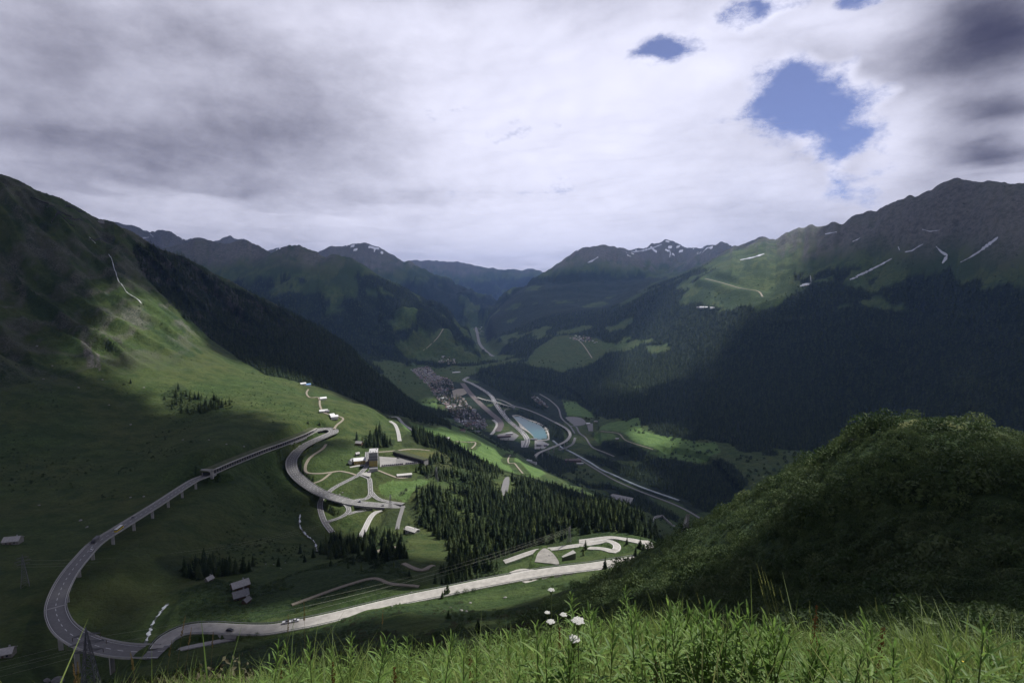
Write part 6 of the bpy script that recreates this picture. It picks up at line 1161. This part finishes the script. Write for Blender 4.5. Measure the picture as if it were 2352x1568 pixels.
def umbel(px, py, label):
    p, hh = ground_for(px, py, .85); hh = float(np.clip(hh, .4, 1.25)); t = empty('umbel_flower', p, label, 'flower', 'white umbel flowers'); g = random.Random(int(px)); b = MB(); b.bar((0, 0, -.04), (.01, 0, hh * .5), .005, 5, .004); b.bar((.01, 0, hh * .5), (0, 0, hh - .05), .004, 5, .003); b.build('stem', STEM, t); b = MB(); fl = MB(); W_ = mat('white_petals', (.78, .78, .74), .7, .08, 5, transl=.25)
    for i in range(20):
        a = i * 2.4; r = .027 * math.sqrt(i / 20); q = Vector((r * math.cos(a), r * math.sin(a), hh - .2 * r * r / .055)); b.bar((0, 0, hh - .05), q, .0012, 3)
        for j in range(7): aa = g.random() * 6.28; rr = .008 * math.sqrt(g.random()); c = q + Vector((rr * math.cos(aa), rr * math.sin(aa), .004 - rr * .2)); s = .0036; fl.add([c + Vector((-s, -s, 0)), c + Vector((s, -s, .001)), c + Vector((s, s, 0)), c + Vector((-s, s, .001)), c + Vector((0, 0, .004))], [(0, 1, 4), (1, 2, 4), (2, 3, 4), (3, 0, 4), (0, 3, 2, 1)])
    b.build('rays', STEM, t); fl.build('flower_head', W_, t)
def build_foreground():
    P = polar_points(1.6, 13.5, lambda r: .085 + r * .0085, .5); x, y = P.T; z = H(x, y); r = np.hypot(x, y); edge = 9.8 + 1.2 * vnoise(np.arctan2(x, y) * 7, x * 0 + .5, 81) + .8 * vnoise(np.arctan2(x, y) * 23, x * 0 + .5, 82)
    m = (r < edge) & (rng.random(len(x)) < .9); x, y, z, r = x[m], y[m], z[m], r[m]; print('tufts', len(x)); s = rng.uniform(.6, 1.3, len(x)) * (1 + .42 * vnoise(x / 1.1, y / 1.1, 83)); pat = vnoise(x / .9, y / .9, 84) + rng.normal(0, .4, len(x)); vid = np.where(pat > .62, 2, np.where(pat < -1.0, 3, rng.integers(0, 2, len(x))))
    v = [proto('tuft', tuft_mesh('tuft', 91, 15, .42, GR_A), GR_A), proto('tuft', tuft_mesh('tuft', 92, 13, .50, GR_A, .006), GR_A), proto('tuft', tuft_mesh('tuft', 93, 13, .46, GR_B), GR_B), proto('tuft', tuft_mesh('tuft', 94, 9, .40, GR_D, .003), GR_D)]
    scatter('meadow_grass', np.stack([x, y, z], -1), s, v, 'tall green grass of the steep foreground meadow', vid, lean=.16)
    # low weeds with broad leaves, too many to count
    wm = MB(); g = random.Random(3)
    lv = np.array([v_.co for v_ in LEAF.vertices]); lf = [tuple(p_.vertices) for p_ in LEAF.polygons]
    def weed(seed):
        g = random.Random(seed); b = MB()
        for k in range(4):
            cx, cy_ = g.uniform(-.1, .1), g.uniform(-.1, .1); hh = g.uniform(.3, .55)
            for i in range(12):
                f = .3 + .7 * i / 11; M = Matrix.Translation((cx, cy_, hh * f)) @ Matrix.Rotation(i * 2.4 + k, 4, 'Z') @ Matrix.Rotation(-(.25 + .9 * max(0, f - .5)), 4, 'Y') @ Matrix.Scale(g.uniform(.07, .115), 4); b.add([M @ Vector(q) for q in lv], lf)
        me = b.me('weed'); me.materials.append(HERB); return me
    wv = [proto('weed', weed(s), HERB) for s in (5, 6)]; P = polar_points(2.2, 11.5, lambda r: .30 + r * .02, .5); x, y = P.T; m = (vnoise(x / 1.3, y / 1.3, 85) > -.25) & (np.hypot(x, y) < 10.2); x, y = x[m], y[m]; scatter('meadow_herbs', np.stack([x, y, H(x, y)], -1), rng.uniform(.75, 1.2, len(x)), wv, 'broad leaved weeds growing through the foreground grass', None, lean=.12)
    tops = [(801,1468),(904,1463),(940,1460),(973,1478),(1035,1458),(1094,1474),(1170,1448),(1212,1438),(714,1487),(678,1497),(612,1494),(835,1481),(1321,1354),(1451,1350),(1436,1379),(1559,1376),(1665,1417),(1352,1402),(1497,1427),(1539,1418),(1686,1440),(2022,1457),(2177,1496),(2327,1474),(1265,1470),(1290,1455),(1400,1430),(1600,1440),(1740,1455),(1800,1462),(1880,1470),(1950,1480),(1140,1470),(1240,1460),(1380,1415),(1470,1405),(1575,1410),(1630,1450),(1060,1490),(880,1490),(760,1500),(1000,1500)]
    for px, py in tops: herb(px, py, ('tall' if py < 1430 else 'mid height' if py < 1466 else 'low') + ' willowherb rising above the grass ' + ('before the heather scrub' if px < 1000 else 'before the lit grass patch' if px < 1190 else 'beside the white umbel flowers' if px < 1345 else 'at the foot of the dark spur' if px < 1700 else 'near the slender bent grass stalks' if px < 1900 else 'near the small yellow flower'), rng.uniform(.7, 1.0))
    g = random.Random(9)
    for k in range(26): px = g.uniform(1240, 1820); herb(px, 1398 + abs(px - 1480) * .12 + g.uniform(0, 45), ('leaning' if k % 2 else 'upright') + ' willowherb in the thick clump of tall herbs ' + ('beside the white umbel flowers' if px < 1345 else 'at the foot of the dark spur' if px < 1700 else 'near the slender bent grass stalks'), g.uniform(.75, 1.0))
    for k in range(34):
        px = g.uniform(900, 2340); py = g.uniform(1470, 1550); herb(px, py, ('slim' if k % 2 else 'bushy') + ' willowherb standing deep in the foreground grass ' + ('before the heather scrub' if px < 1000 else 'before the lit grass patch' if px < 1190 else 'beside the white umbel flowers' if px < 1345 else 'at the foot of the dark spur' if px < 1700 else 'near the slender bent grass stalks' if px < 1900 else 'near the small yellow flower'), g.uniform(.5, .75))
    for a in [(426,1413,384,1560),(662,1411,650,1560),(698,1379,699,1568),(880,1398,872,1500),(440,1440,400,1560),(300,1500,330,1568),(178,1520,190,1568),(168,1525,176,1568),(490,1450,470,1568),(395,1470,370,1568)]: grass_stalk(*a, 'tall straw coloured grass stalk with a dry seed head', dense=True)
    for a in [(1738,1294,1800,1450),(1748,1300,1806,1450),(1756,1312,1812,1455),(1770,1330,1818,1455),(1790,1350,1826,1460),(1742,1330,1795,1450),(1860,1380,1850,1470),(2010,1372,2018,1475),(1690,1400,1720,1470),(1940,1400,1950,1475),(1380,1390,1420,1450),(1600,1360,1640,1440)]: grass_stalk(*a, 'slender green grass stalk bending over the dark spur', dense=False)
    for px, py in ((1266,1354),(1257,1406),(1294,1411),(1265,1427),(1328,1425),(1318,1467)): umbel(px, py, 'white umbel flower on a thin stem above the grass')
    for px, py in ((760,1520),(1075,1500),(900,1530),(1870,1390),(1280,1440),(1500,1520),(2020,1440),(640,1530)):
        p, hh = ground_for(px, py, .7); hh = float(np.clip(hh, .35, 1.1)); t = empty('dock_plant', p, 'rusty brown dock with a branched seed spike in the grass', 'plant', 'rusty dock plants'); b = MB(); b.bar((0, 0, -.04), (.02, 0, hh), .004, 5, .002); b.build('stem', RUST, t); b = MB(); gg = random.Random(int(px))
        for i in range(120): f = gg.uniform(.45, 1); aa = gg.random() * 6.28; rr = .05 * (1.1 - f) * gg.random() + .004; c = Vector((rr * math.cos(aa) + .02 * f, rr * math.sin(aa), hh * f)); s = .006; b.add([c + Vector((-s, 0, -s)), c + Vector((s, s * .5, 0)), c + Vector((0, 0, s * 1.6)), c + Vector((0, -s, 0))], [(0, 1, 2), (0, 2, 3), (0, 3, 1)])
        b.build('seed_spike', RUST, t)
    p, hh = ground_for(2211, 1522, .5); t = empty('hawkweed_flower', p, 'small bright yellow flower head in the grass at the foot of the spur', 'flower'); hh = float(np.clip(hh, .3, 1)); b = MB(); b.bar((0, 0, -.03), (0, 0, hh), .0025, 4); b.build('stem', STEM, t); b = MB()
    for k in range(12): a = k * .5236; b.add([(0, 0, hh + .004), (.010 * math.cos(a - .22), .010 * math.sin(a - .22), hh + .006), (.012 * math.cos(a), .012 * math.sin(a), hh + .007), (.010 * math.cos(a + .22), .010 * math.sin(a + .22), hh + .006)], [(0, 1, 2, 3)])
    b.build('petals', mat('yellow_petals', (.75, .55, .03), .6, .05, 5), t)
# ------------------------------------------------------------------ put it together
gravel = np.zeros(RR.shape)
for _k, (_P, _w) in ROADS.items():
    if _w >= 3:
        pass
gravel = sstep(.55, .98, CUTW) * ((RR > 260) & (RR < 1300)) * .0
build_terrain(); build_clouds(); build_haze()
build_roads(); build_viaducts(); build_gallery(); build_water(); build_snow()
build_buildings(); build_trees(); build_scrub(); build_rocks(); build_pylons(); build_vehicles(); build_foreground()
